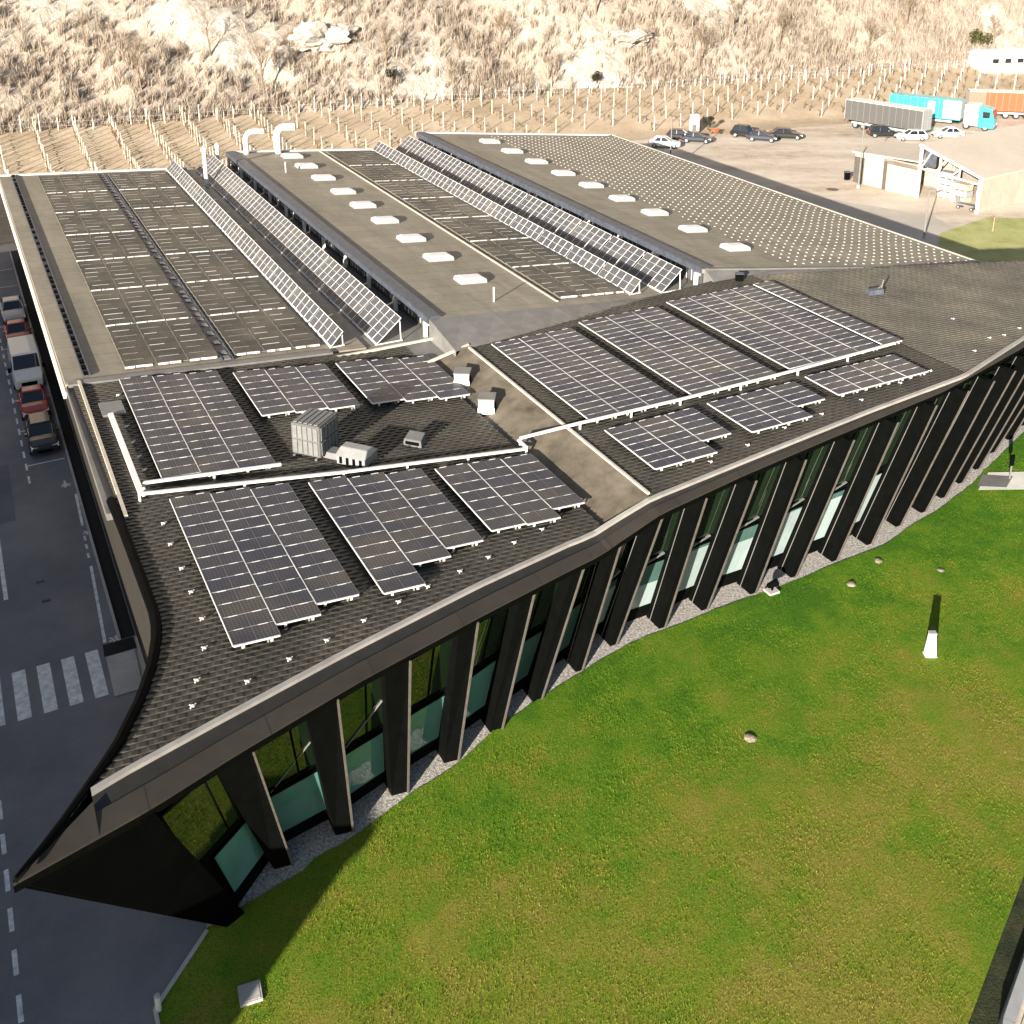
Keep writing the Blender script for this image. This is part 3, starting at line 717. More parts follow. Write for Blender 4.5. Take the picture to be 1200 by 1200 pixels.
mb = MB(); mb.wbox(58.2, 58.75, 3.9, 18.4, lambda u, v: zL(u, v) - .05, lambda u, v: zL(u, v) + .12); part(mb, 'roof_flashing', 'flash')
mb = MB(); mb.bar(W(58.1, 45.4, 8.06), W(54.8, 70.3, 5.36), .22, .1)
part(mb, 'roof_flashing', 'flash')
mb = MB()
for a, b, zf in ((3.8, 20.6, zL), (24.6, 42.3, zb2), (45.1, 70.3, zb3)):
    mb.wbox(109.1, 109.6, a, b, lambda u, v: zf(u, v) - .4, lambda u, v: zf(u, v) + .1)
part(mb, 'parapet_cap', 'white')
mb = MB(); mb.bar(W(109.2, 70.3, 5.32), W(55, 70.3, 5.32), .12, .1); part(mb, 'roof_edge_trim', 'gut')
mb = MB()
mb.wbox(109.0, 109.3, 4.65, 70, 0, 5.4); mb.wbox(58, 109, 69.8, 70.1, 0, 5.1); mb.wbox(109.0, 109.3, 4.65, 45, 5.4, 6.3); mb.wbox(58.4, 109, 24.95, 25.1, 6.4, 7.7); mb.wbox(58.4, 109, 45.45, 45.6, 6.1, 7.6)
part(mb, 'rear_wall', 'wall')
# clerestories
for v, z0, z1 in ((25.0, 6.72, 7.78), (45.5, 6.42, 7.72)):
    mb = MB(); mb.wbox(58.35, 109, v - .04, v, z0, z1 + .02); cl = part(mb, 'clerestory', 'black')
    for k in range(20):
        a = 58.7 + k * 2.52
        w_ = MB(); w_.wbox(a, a + 2.3, v - .09, v - .045, z0 + .3, z1 - .06, 0)
        for q in range(1, 4): w_.wbox(a + q * .575 - .02, a + q * .575 + .02, v - .12, v - .092, z0 + .3, z1 - .06, 1)
        wdo = w_.obj('clerestory_window', ['clglass', 'white']); attach_world_child = wdo
        wdo.parent = cl; wdo.matrix_parent_inverse = (FB.matrix_basis @ FB.matrix_basis.inverted())
        wdo.matrix_parent_inverse = Matrix.Identity(4)
    for k in range(11):
        a = 58.8 + k * 4.95
        w_ = MB(); w_.wbox(a, a + .26, v - .5, v - .3, z0, z1 - .1); w_.wbox(a, a + .26, v - .3, v - .13, z1 - .35, z1 - .1)
        o = w_.obj('bracket', 'white'); o.parent = cl
    zf = zb2 if v < 30 else zb3
    mb = MB(); mb.wbox(58.3, 109.2, v - .42, v + .35, lambda u, w__: zf(u, v - .4) + .004, lambda u, w__: zf(u, v - .4) + .09); mb.wbox(58.3, 109.2, v - .46, v - .423, lambda u, w__: zf(u, v - .4) - .36, lambda u, w__: zf(u, v - .4) + .06); part(mb, 'edge_flashing', 'bluegrey')

# facade: leaning fins with metal front edges, glazed bays between
FI = [(Vector((b[0], b[1], 0)), Vector((min(t[0] + .12, 99), t[1], min(t[2], zTop(t[1]) - .45)))) for b, t in zip(finB, finT)]
ft_ = lambda d: d - .45 * min(1, max(0, (1.12 - d) / .12))
FL = [(.3, .95), (.3, .85), (.3, .7), (.25, .5), (.2, .35), (.1, .2)] + [(0, 0)] * 40
FD = [1.0, 1.0, 1.0, 1.0, 1.05, 1.05, 1.1] + [1.12] * 30
for (b, t), fd, (lb, lt) in zip(FI, FD, FL):
    f = MB(); th = .17
    def S_(p, du, dv): return W(p.x + du, p.y + dv, p.z)
    bb = b + Vector((0, 0, -.05))
    f.hexa([S_(bb, .06 + .3 * lb, -th - lb), S_(bb, .06, th), S_(bb, fd, th), S_(bb, fd, -th - lb)], [S_(t, .06 - .25 * lt, -th - lt), S_(t, .06, th), S_(t, ft_(fd) + .1, th), S_(t, ft_(fd) + .1, -th - lt)])
    fo = part(f, 'fin', 'black')
    e = MB(); e.hexa([S_(bb, -.01, th - .05), S_(bb, -.01, th + .02), S_(bb, .07, th + .02), S_(bb, .07, th - .05)], [S_(t, -.01, th - .05), S_(t, -.01, th + .02), S_(t, .07, th + .02), S_(t, .07, th - .05)])
    if lt == 0: e.hexa([S_(bb, .80, -th - .02), S_(bb, .80, -th), S_(bb, .83, -th), S_(bb, .83, -th - .02)], [S_(t, .85, -th - .02), S_(t, .85, -th), S_(t, .88, -th), S_(t, .88, -th - .02)], 1)
    e2 = e.obj('edge_trim', ['trim', 'flash']); e2.parent = fo
G = [(Vector((29.75, 4.75, 0)), Vector((27.5, 2.7, 7.5)))] + [(b + Vector((fd - .05, 0, 0)), Vector((t.x + ft_(fd) - .05, t.y, zTop(t.y) - .5))) for (b, t), fd in zip(FI, FD)]
fw = MB()
def GP(i, s, t, off=0.):
    b = G[i][0].lerp(G[i + 1][0], s); q = G[i][1].lerp(G[i + 1][1], s); p = b.lerp(q, t)
    return W(p.x + off, p.y, p.z)
for i in range(len(G) - 1):
    for k in range(6):
        fw.quad(GP(i, k / 6, 0, .12), GP(i, (k + 1) / 6, 0, .12), GP(i, (k + 1) / 6, 1, .12), GP(i, k / 6, 1, .12))
part(fw, 'facade_wall', 'black', merge=True)
# the black leaning panel between tip and first window
mb = MB(); T0 = W(26.15, -1.15, 8.1); T1 = W(27.45, 2.65, 7.62); B0 = W(29.6, 4.7, 0); C1 = W(29.85, 5.35, .0)
mb.face([T0, B0, T1]); mb.face([T1, B0, C1])
part(mb, 'leaning_panel', 'deepblack')
for i in range(len(G) - 1):
    lo = 'blind_teal' if i < 5 else 'blind_dim'
    for kind, t0, t1, mat in (('window', .11, .47, lo), ('window', .52, .965, 'glass')):
        s0, s1 = (.22 if kind == 'window' and i == 0 and t0 < .5 else .05), .95
        if i == 0 and t0 > .5: s0 = .015
        wn = MB(); n = 4
        for k in range(n):
            sa, sb_ = lerp(s0, s1, k / n), lerp(s0, s1, (k + 1) / n)
            wn.quad(GP(i, sa, t0, .05), GP(i, sb_, t0, .05), GP(i, sb_, t1, .05), GP(i, sa, t1, .05))
        o = part(wn, 'window', mat, merge=True)
        fr = MB()
        for t in (t0, t1): fr.bar(GP(i, s0, t, .03), GP(i, s1, t, .03), .07, .07)
        for s in (s0, s1): fr.bar(GP(i, s, t0, .03), GP(i, s, t1, .03), .06, .06)
        if t0 > .5: fr.bar(GP(i, .5, t0, .03), GP(i, .5, t1, .03), .05, .05)
        f2 = fr.obj('frame', 'black'); f2.parent = o
    if 7 <= i <= 13:   # pale roller blind half drawn behind the lower pane
        bl = MB(); sa, sb_ = .5 if i % 2 else .38, .93; tt = (.40, .30, .44, .36, .45, .42, .46)[i - 7]
        for k in range(3): bl.quad(GP(i, lerp(sa, sb_, k / 3), .115, .03), GP(i, lerp(sa, sb_, (k + 1) / 3), .115, .03), GP(i, lerp(sa, sb_, (k + 1) / 3), tt, .03), GP(i, lerp(sa, sb_, k / 3), tt, .03))
        part(bl, 'roller_blind', 'blind_white', merge=True)
    if i in (1, 2, 7, 8, 9, 10, 11, 12):   # slanting white brace seen through the panes
        br = MB()
        if i < 7: br.bar(GP(i, .1, .5, .04), GP(i, .95, .80, .04), .09, .03)
        else: br.bar(GP(i, .25, .47, .02), GP(i, .85, .53, .02), .18, .05)
        part(br, 'window_brace', 'grille')
# roof hooks
hk = MB(); hk.bar((-.24, 0, .1), (.24, 0, .1), .06, .1); hk.bar((0, -.1, .1), (0, .3, .06), .07, .06); hk.bar((0, .02, 0), (0, .02, .18), .09, .09); hme = hk.mesh('roof_hook', 'white')
hooks = [(42.4, 5.8), (40.7, 5.75), (38.8, 5.8), (37.1, 5.8), (35.3, 5.8), (33.6, 5.5), (32.0, 4.9), (30.8, 4.5), (31.3, 6.4), (31.9, 8.0), (32.4, 9.5), (33.0, 11.1), (33.6, 12.7), (34.1, 14.1), (34.6, 15.7), (35.1, 17.2), (35.7, 18.7), (36.2, 20.3), (56.1, 7.0 - .9), (52.2, 5.9), (50.4, 5.9), (48.8, 5.9), (47.4, 5.9),
         (36.9, 29.7), (37.4, 32.3), (38.0, 35.1), (38.3, 37.8), (38.6, 40.8), (39.2, 44.2), (39.6, 46.9), (42.4, 57.7), (41.9, 55.7), (41.9, 54.4), (40.7, 51.7), (44, 60.5), (45.2, 55)]
for u, v in hooks:
    o = link('roof_hook', hme); o.parent = FB; o.location = W(u, v, zTop(v) + .05) - FB.location; o.rotation_euler = (0, 0, R(62.54)); o.scale = (.52, .52, .52)
# skylights
def skylight(u, v, z, sl):
    b = MB(); b.hexa([(-1.0, -.68, -.15), (1.0, -.68, -.15), (1.0, .68, -.15), (-1.0, .68, -.15)], [(-.95, -.63, .22), (.95, -.63, .22), (.95, .63, .22), (-.95, .63, .22)])
    o = b.obj('skylight', 'ltgrey'); o.parent = FB; o.location = W(u, v, z) - FB.location; o.rotation_euler = (0, math.atan(sl), AZ)
    d = MB(); d.hexa([(-1.0, -.68, .23), (1.0, -.68, .23), (1.0, .68, .23), (-1.0, .68, .23)], [(-.72, -.42, .36), (.72, -.42, .36), (.72, .42, .36), (-.72, .42, .36)])
    attach(d.obj('skylight_dome', 'dome', bevel=.05), o)
    return o
for u in (101.5, 96.3, 90.8, 85.8, 80.7, 75.2, 70.1, 64.7): skylight(u, 30.4, zb2(u, 30.4), .0875)
skylight(106.2, 30.4, zb2(0, 30.4), .0875)
for u in (104.1, 98.9, 93.7, 88.4, 83.3, 78.2, 73.2, 67.9, 62.6): skylight(u, 51.4, zb3(u, 51.4), .11)
# mounting studs on the bare right bay roof
sm = MB(); sm.hexa([(-.08, -.08, -.03), (.08, -.08, -.03), (.08, .08, -.03), (-.08, .08, -.03)], [(-.045, -.045, .05), (.045, -.045, .05), (.045, .045, .05), (-.045, .045, .05)]); sme = sm.mesh('mounting_stud', 'stud')
st = []
for i in range(64):
    for j in range(20):
        u = 56.6 + i * .81 + .12 * math.sin(j * .45); v = 53.4 + j * .85
        if v < 54.2 and any(abs(u - q) < 1 for q in (62.6, 67.9, 73.2)): continue
        if u < lerp(58.3, 55, (v - 45.1) / 25.2) + .8: continue
        st.append((u, v))
rest = MB()
for k, (u, v) in enumerate(sorted(st)):
    if k < 100:
        o = link('mounting_stud', sme); o.parent = FB; o.location = W(u, v, zb3(u, v)) - FB.location; o.rotation_euler = (0, 0, AZ)
    else: rest.wbox(u - .055, u + .055, v - .055, v + .055, zb3(u, v) - .02, zb3(u, v) + .05)
o = part(rest, 'mounting_studs', 'stud'); o['kind'] = 'stuff'
# vents at the rear
def pipe(u, v, pts, r, label, cap=False):
    mb = MB(); mb.tube([W(u, v, 0) + Vector(p) for p in pts], r, 12)
    if cap:
        z = pts[-1][2]; q = W(u, v, 0)
        mb.tube([q + Vector((0, 0, z + .1)), q + Vector((0, 0, z + .35))], r * 1.55, 12); mb.tube([q + Vector((0, 0, z + .35)), q + Vector((0, 0, z + .6))], [r * 1.5, .03], 12); mb.tube([q + Vector((0, 0, z - .1)), q + Vector((0, 0, z + .15))], r * .8, 8)
    part(mb, 'vent_pipe', 'white', label=label, smooth=False)
pipe(101.8, 20.9, [(0, 0, 6.5), (0, 0, 10.0)], .19, 'tall straight white vent pipe with a round cap', True)
pipe(108.6, 23.6, [(0, 0, 6.5), (0, 0, 8.7)], .17, 'shorter capped white vent pipe beside the bay edge', True)
bend = [(0, 0, 7.0)] + [(0, 0, 9.3)] + [(.9 - .9 * math.cos(R(a)), 0, 9.3 + .9 * math.sin(R(a))) for a in (20, 40, 60, 80)] + [(1.9, 0, 10.2)]
pipe(108.4, 26.4, bend, .26, 'left bent white exhaust pipe')
pipe(108.4, 29.6, [(x, y, z + .15 if z > 8 else z) for x, y, z in bend], .36, 'right and thicker bent white exhaust pipe')
# channels and trays that belong to the roof
def tray(name, pts, w, h, mat, lift=.12, zf=None):
    mb = MB()
    for a, b in zip(pts, pts[1:]):
        n = max(1, int(abs(b[1] - a[1]) / 3))
        for k in range(n):
            p = (lerp(a[0], b[0], k / n), lerp(a[1], b[1], k / n)); q = (lerp(a[0], b[0], (k + 1) / n), lerp(a[1], b[1], (k + 1) / n))
            mb.bar(W(*p, zf(*p) + lift), W(*q, zf(*q) + lift), w, h)
            mb.bar(W(*p, zf(*p)), W(*p, zf(*p) + lift), .1, .1)
    return part(mb, name, mat)
tray('cable_tray', [(53.6, 5.35), (44.8, 5.35)], .24, .12, 'white', .24, zL)
tray('cable_tray', [(44.8, 5.25), (43.6, 14), (42.75, 23.0)], .14, .1, 'white', .34, zL)
tray('cable_tray', [(42.75, 23.0), (43.6, 23.0)], .13, .1, 'white', .42, zL)
tray('cable_tray', [(43.4, 23.0), (42.7, 26), (42.6, 32), (42.7, 40), (43.0, 47.6)], .14, .1, 'white', .36, lambda u, v: zTop(v))
tray('cable_tray', [(45.8, 5.6), (45.4, 11.6)], .12, .12, 'white', .3, zL)
def ladder(name, v, u0, u1, zf, w):
    mb = MB()
    for s in (-1, 1): mb.wbox(u0, u1, v + s * w / 2 - .03, v + s * w / 2 + .03, lambda u, q: zf(u, q) + .02, lambda u, q: zf(u, q) + .14, 0)
    mb.wbox(u0, u1, v - w / 2 + .03, v + w / 2 - .03, lambda u, q: zf(u, q) + .005, lambda u, q: zf(u, q) + .05, 0)
    u = u0
    while u < u1:
        mb.wbox(u, u + .5, v - w * .3, v + w * .3, lambda u, q: zf(u, q) + .05, lambda u, q: zf(u, q) + .11 + .0 * u, 1); u += random.choice((.9, 1.1, 1.6))
    part(mb, name, ['bluegrey', 'flash' if w > .5 else 'black'])
ladder('cable_channel', 12.5, 59.2, 108.6, zL, .62); ladder('cable_channel', 4.95, 59.4, 109, zL, .34)
mb = MB(); mb.wbox(59.2, 108.8, 34.05, 34.2, lambda u, v: zb2(u, v), lambda u, v: zb2(u, v) + .08); part(mb, 'cap_trim', 'cream')
mb = MB(); mb.wbox(53.7, 55.3, 5.0, 6.1, lambda u, v: zL(u, v) + .06, lambda u, v: zL(u, v) + .16); part(mb, 'access_hatch', 'grille')
for u in (104, 97, 86, 75, 66):   # thin masts on the middle roof
    pass
mb = MB()
for u, v in ((99.5, 27.8), (60.3, 30.0)): mb.bar(W(u, v, zb2(u, v)), W(u, v, zb2(u, v) + 1.0), .08, .08)
part(mb, 'lightning_rod', 'white')
for u, v in ((95, 21.9), (86, 22.0), (79, 22.2), (70, 22.4), (63, 22.6)):
    mb = MB(); mb.wbox(u, u + 1.3, v - .55, v + .55, 6.7, 6.98, 0); part(mb, 'floor_hatch', 'ltgrey', bevel=.06)

# ------------------------------------------------------------------ solar panels
def panel_mesh(name, w, h, cell, mids=1, t=.04, horizontal=False, fr='alu'):
    mb = MB(); mb.box(-w / 2, w / 2, -h / 2, h / 2, -t, 0, 0)
    f = .03 if fr == 'white' else .019; n = mids + 1
    for k in range(n):
        if horizontal:
            a, b = -h / 2 + f + k * (h - 2 * f) / n + (.008 if k else 0), -h / 2 + f + (k + 1) * (h - 2 * f) / n - (.008 if k < n - 1 else 0)
            mb.quad((-w / 2 + f, a, .003), (w / 2 - f, a, .003), (w / 2 - f, b, .003), (-w / 2 + f, b, .003), 1)
        else:
            a, b = -w / 2 + f + k * (w - 2 * f) / n + (.008 if k else 0), -w / 2 + f + (k + 1) * (w - 2 * f) / n - (.008 if k < n - 1 else 0)
            mb.quad((a, -h / 2 + f, .003), (b, -h / 2 + f, .003), (b, h / 2 - f, .003), (a, h / 2 - f, .003), 1)
    return mb.mesh(name, [fr, cell])
def frame_mat(u, v, z, slope):
    X = (VX - Vector((0, 0, slope))).normalized(); Y = UX; Z = X.cross(Y).normalized()
    m = Matrix((X, Y, Z)).transposed().to_4x4(); m.translation = W(u, v, z); return m
pm_cache = {}
def solar_array(label, v0, w, utops, rows, zf, slope, cell='cell', pitch=.84, tilt=0., lift=.30, group=None, rail=True):
    m = frame_mat(utops[0], v0, zf(utops[0], v0) + lift, slope)
    t = empty('solar_array', None, label, 'solar array', group, mat=m)
    key = (round(w, 2), cell, pitch)
    if key not in pm_cache: pm_cache[key] = panel_mesh('solar_panel', w - .022, pitch - .024 if tilt == 0 else pitch * .90, cell, fr='alu_mid' if tilt == 0 else 'alu_dull')
    rl = MB()
    for c, (ut, n) in enumerate(zip(utops, rows)):
        for r in range(n):
            o = link('solar_panel', pm_cache[key]); o.parent = t
            o.location = ((c + .5) * w, ut - utops[0] - (r + .5) * pitch, random.gauss(0, .003)); o.rotation_euler = (R(tilt) + random.gauss(0, .004), random.gauss(0, .003), 0)
            if not tilt:
                for q in (.24, .76): rl.box((c + q - .10) * w, (c + q + .10) * w, ut - utops[0] - r * pitch - .016, ut - utops[0] - r * pitch + .016, -.05, .013)
                rl.box(c * w - .013, c * w + .013, ut - utops[0] - (r + 1) * pitch, ut - utops[0] - r * pitch, -.05, .010)
            if tilt: yy = ut - utops[0] - (r + 1) * pitch + .015; xx = (c + random.uniform(.05, .2)) * w; rl.box(xx, xx + w * random.uniform(.35, .8), yy, yy + .03, -.1, .02, 1 if random.random() < .3 else 0)  # broken bars, mostly bright, imitating glints along the panel rows
        y1 = ut - utops[0] - n * pitch; y0 = ut - utops[0]
        for q in (.25, .75): rl.box((c + q) * w - .03, (c + q) * w + .03, y1 + .05, y0 - .05, -.11, -.05, 1); [rl.box((c + q) * w - .03, (c + q) * w + .03, lerp(y1 + .1, y0 - .1, e), lerp(y1 + .1, y0 - .1, e) + .06, -lift + .02, -.1, 1) for e in (.0, .33, .66, .98)]
        if rail and tilt:
            for e in (0, .5): x0 = (c + e + random.uniform(0, .12)) * w; rl.box(x0, x0 + w * random.uniform(.25, .42), y1 - .05, y1 - .01, -.09, .03)
        elif rail:
            rl.box(c * w + .02, (c + 1) * w - .04, y1 - .05, y1 - .005, -.05, .012)
            for q in (.2, .8): rl.box((c + q) * w - .045, (c + q) * w + .045, y1 - .06, y1 - .02, -.16, .02)
    rl.obj('mounting_rail', ['alu', 'alu_dull'], t)
    return t
sl = .07
solar_array('broad dark array at the upper left, inside the corner of the white tray', 6.4, 1.68, [57.7, 57.5, 57.3], [14, 14, 14], zL, sl)
solar_array('short dark array between its two upper neighbours, behind the big grey air unit', 12.2, 1.7, [56.7, 56.5, 56.3], [7, 7, 7], zL, sl)
solar_array('short dusty array beside the valley strip with the two white boxes', 17.9, 1.8, [56.2, 55.9, 55.6], [7, 7, 7], zL, sl)
solar_array('stepped array nearest the tip of the roof, first below the white tray', 6.35, 1.69, [44.0, 43.8, 43.6], [13, 12, 11], zL, sl)
solar_array('stepped array in the middle of the three below the left white tray', 12.25, 1.73, [43.3, 43.05, 42.8], [11, 9, 8], zL, sl)
solar_array('small stepped array beside the lower valley strip and its blue shadow', 18.05, 1.66, [42.5, 42.4, 42.3], [7, 7, 6], zL, sl)
zr = lambda u, v: 7.4
solar_array('long blue grey array along the right side of the valley strip', 26.65, 1.8, [53.9] * 3, [18] * 3, zr, 0, pitch=.62)
solar_array('long blue grey array second from the valley strip, above the right tray', 32.95, 1.93, [54.5] * 3, [19] * 3, zr, 0, pitch=.62)
solar_array('widest blue grey array, four panels across, above the right tray', 39.75, 1.72, [54.9] * 4, [19] * 4, zr, 0, pitch=.62)
solar_array('single narrow column of panels at the right end above the tray', 46.9, 1.5, [55.0], [19], zr, 0, pitch=.62)
solar_array('small stepped array below the right tray, next to the valley strip', 26.75, 1.78, [41.6] * 3, [7, 7, 5], zr, 0, pitch=.62)
solar_array('small stepped array below the right tray, middle of three', 33.05, 1.93, [41.7] * 3, [6, 6, 4], zr, 0, pitch=.6)
solar_array('flat dusty array below the right tray, farthest right of three', 39.8, 1.64, [41.9] * 4, [4] * 4, zr, 0, pitch=.64)
for k in range(7):
    ut = 107.6 - 6.9 * k
    solar_array('square of dusty panels on the leftmost bay, left of the blue cable channel', 6.95, 1.72, [ut] * 3, [7] * 3, zL, sl, 'cell_dusty', .955, 4, .2, 'panel squares left of the channel on the leftmost bay')
    solar_array('square of dusty panels on the leftmost bay, right of the blue cable channel', 13.0, 1.72, [ut] * 3, [7] * 3, zL, sl, 'cell_dusty', .955, 4, .2, 'panel squares right of the channel on the leftmost bay')
    solar_array('square of dusty panels on the middle bay, right of its skylights', 34.45, 1.72, [ut] * 3, [7] * 3, zb2, .0875, 'cell_dusty', .955, 4, .2, 'panel squares on the middle bay')
# tilted racks in the valleys
low_me = panel_mesh('solar_panel', .84, 1.15, 'cell_tilt', 1, horizontal=True, fr='white'); tall_me = panel_mesh('solar_panel', .84, 2.15, 'cell_tilt', 3, horizontal=True, fr='white')
def rack(u, v, z, tall, label, group):
    L = 2.15 if tall else 1.15; a = R(41 if tall else 47)
    t = empty('tilted_solar_rack', None, label, 'solar rack', group, mat=frame_mat(u, v, z, 0))
    dx, dz = math.cos(a), math.sin(a)
    for k in range(5):
        o = link('solar_panel', tall_me if tall else low_me); o.parent = t
        # panel's long side climbs away from -x
        Y = Vector((dx, 0, dz)); X = Vector((0, -1, 0)); Z = X.cross(Y)
        o.matrix_local = Matrix.Translation(Vector((dx * L / 2, .43 + k * .862, .14 + dz * L / 2))) @ Matrix((X, Y, Z)).transposed().to_4x4()
    f = MB()
    for y in (.15, 2.15, 4.15):
        f.bar((-.05, y, .03), (dx * L + .1, y, .03), .06, .06); f.bar((0, y, .08), (dx * L, y, .08 + dz * L), .05, .05); f.bar((dx * L, y, .03), (dx * L * .97, y, .05 + dz * L), .05, .05)
    f.bar((-.02, 0, .1), (-.02, 4.33, .1), .07, .05)
    f.obj('support_frame', 'white' if tall else 'alu', t)
zg1 = lambda v: zL(0, v)
for k in range(11):
    u = 59.0 + k * 4.52
    rack(u, 18.55, zL(u, 18.7) + .03, False, 'low tilted rack of narrow panels at the right edge of the leftmost bay', 'low racks along the leftmost bay')
    rack(u - .2, 21.35, 6.74, True, 'tall tilted rack of panels in front of the left clerestory', 'tall racks along the left clerestory')
    rack(u, 39.75, zb2(u, 39.8) + .03, False, 'low tilted rack of narrow panels at the right edge of the middle bay', 'low racks along the middle bay')
    rack(u, 42.3, 6.46, True, 'tall tilted rack of panels in front of the right clerestory', 'tall racks along the right clerestory')

# ------------------------------------------------------------------ roof plant
def onroof(u, v, zf, lift=0.): return W(u, v, zf(u, v) + lift)
t = empty('air_handling_unit', onroof(46.75, 13.7, zL), 'large grey louvred air unit on the left front roof, taller than the unit beside it', 'air unit', rotz=R(-22))
b = MB(); b.box(-.78, .78, -.85, .85, .15, 1.75); b.obj('casing', 'unit', t, bevel=.03)
b = MB()
for k in range(5):
    for s in (0, 1):
        x0 = -.68 + k * .28; z0 = .25 + s * .75
        b.box(x0, x0 + .22, -.89, -.853, z0, z0 + .66)
        b.box(.783, .82, -.75 + k * .3, -.52 + k * .3, z0, z0 + .66)
b.obj('louvre', 'unit_l', t)
b = MB()
for k in range(5): b.box(-.7 + k * .28, -.5 + k * .28, -.75, .75, 1.753, 1.79)
b.obj('top_grille', 'unit_l', t)
b = MB()
for x in (-.6, .6): b.bar((x, -1.0, .07), (x, 1.0, .07), .12, .14)
b.obj('base_rail', 'flash', t)
t = empty('air_unit', onroof(44.9, 15.1, zL), 'low light grey ridged unit with duct beside the tall louvred air unit', 'air unit', rotz=R(-22))
b = MB(); b.hexa([(-.75, -.6, .1), (.75, -.6, .1), (.75, .6, .1), (-.75, .6, .1)], [(-.75, -.6, .55), (.75, -.6, .55), (.75, .6, .55), (-.75, .6, .55)])
b.hexa([(-.8, -.65, .56), (.8, -.65, .56), (.8, .65, .56), (-.8, .65, .56)], [(-.7, -.25, .85), (.7, -.25, .85), (.7, .25, .85), (-.7, .25, .85)]); b.obj('casing', 'unit_p', t, bevel=.02)
b = MB(); b.hexa([(-1.9, -.35, .1), (-.76, -.35, .1), (-.76, .35, .1), (-1.9, .35, .1)], [(-1.9, -.3, .4), (-.76, -.3, .4), (-.76, .3, .4), (-1.9, .3, .4)]); b.obj('duct', 'unit_l', t)
b = MB()
for k in range(4): b.box(-.6 + k * .35, -.45 + k * .35, -.62, -.605, .15, .5)
b.obj('vent_slot', 'black', t)
t = empty('roof_vent', onroof(45.75, 18.4, zL), 'small low grey roof vent right of the two air units', 'vent', rotz=R(-20))
b = MB(); b.hexa([(-.5, -.35, .0), (.5, -.35, .0), (.5, .35, .0), (-.5, .35, .0)], [(-.45, -.3, .35), (.45, -.3, .35), (.42, .3, .55), (-.42, .3, .55)]); b.obj('hood', 'unit', t, bevel=.02)
b = MB(); b.box(-.36, .36, -.36, -.34, .1, .27); b.obj('opening', 'black', t)
for (u, v, h, lab) in ((51.6, 23.7, .75, 'upper white fronted box on the sandy valley strip'), (48.1, 23.5, .8, 'lower white fronted box on the sandy valley strip, with dark top')):
    t = empty('exhaust_box', onroof(u, v, lambda a, b_: zStrip(b_)), lab, 'vent box', rotz=R(-5))
    b = MB(); b.box(-.42, .42, -.42, .42, -.1, h); b.obj('casing', 'ltgrey', t, bevel=.02)
    b = MB(); b.box(-.46, .46, -.46, .46, h, h + .07); b.obj('lid', 'grille' if h < .78 else 'flash', t)
    b = MB(); b.box(-.44, .44, -.455, -.425, .0, .36); b.obj('front_plate', 'white', t)
    b = MB(); b.box(.422, .44, -.3, .3, .15, .55); b.obj('grating', 'black', t)
t = empty('roof_antenna', W(50.9, 53.9, zR(0, 53.9) + .05), 'small dark device on the bare brown tiled roof at right', 'roof device', rotz=R(10))
b = MB(); b.hexa([(-.55, -.3, 0), (.55, -.3, 0), (.55, .3, 0), (-.55, .3, 0)], [(-.45, -.25, .28), (.5, -.25, .38), (.5, .25, .38), (-.45, .25, .28)]); b.obj('base_box', 'bluegrey', t)
b = MB(); b.bar((.45, 0, .3), (.55, 0, .95), .07, .07); b.bar((.2, 0, .34), (.5, 0, .6), .05, .05); b.obj('arm', 'flash', t)
t = empty('junction_box', W(56.6, 47.0, 7.45), 'small dark junction box at the corner where bay roof and front roof meet', 'junction box')
b = MB(); b.box(-.25, .25, -.2, .2, 0, .5); b.obj('casing', 'black', t, bevel=.02); b = MB(); b.box(-.28, .28, -.23, .23, .5, .54); b.obj('lid', 'bluegrey', t)

# ------------------------------------------------------------------ vehicles
def wheel(t, x, y, r, w=.2):
    b = MB(); s = 1 if y > 0 else -1
    b.tube([(0, -w / 2, 0), (0, -w * .35, 0), (0, w * .35, 0), (0, w / 2, 0)], [r * .93, r, r, r * .93], 18); o = link('wheel', b.mesh('wheel', 'tyre'), t); o.location = (x, y, r)
    b = MB(); b.tube([(0, s * (w / 2 + .001), 0), (0, s * (w / 2 + .015), 0)], [r * .62, r * .5], 12); rim = b.obj('rim', 'rim', o)
def loft(mb, st, m=0, cap=True):
    n0 = len(mb.v); k = len(st[0])
    for r in st: mb.v += [tuple(p) for p in r]
    for i in range(len(st) - 1):
        for j in range(k):
            mb.f.append((n0 + i * k + j, n0 + i * k + (j + 1) % k, n0 + (i + 1) * k + (j + 1) % k, n0 + (i + 1) * k + j)); mb.mi.append(m)
    if cap:
        mb.f.append(tuple(n0 + j for j in reversed(range(k)))); mb.mi.append(m); mb.f.append(tuple(n0 + (len(st) - 1) * k + j for j in range(k))); mb.mi.append(m)
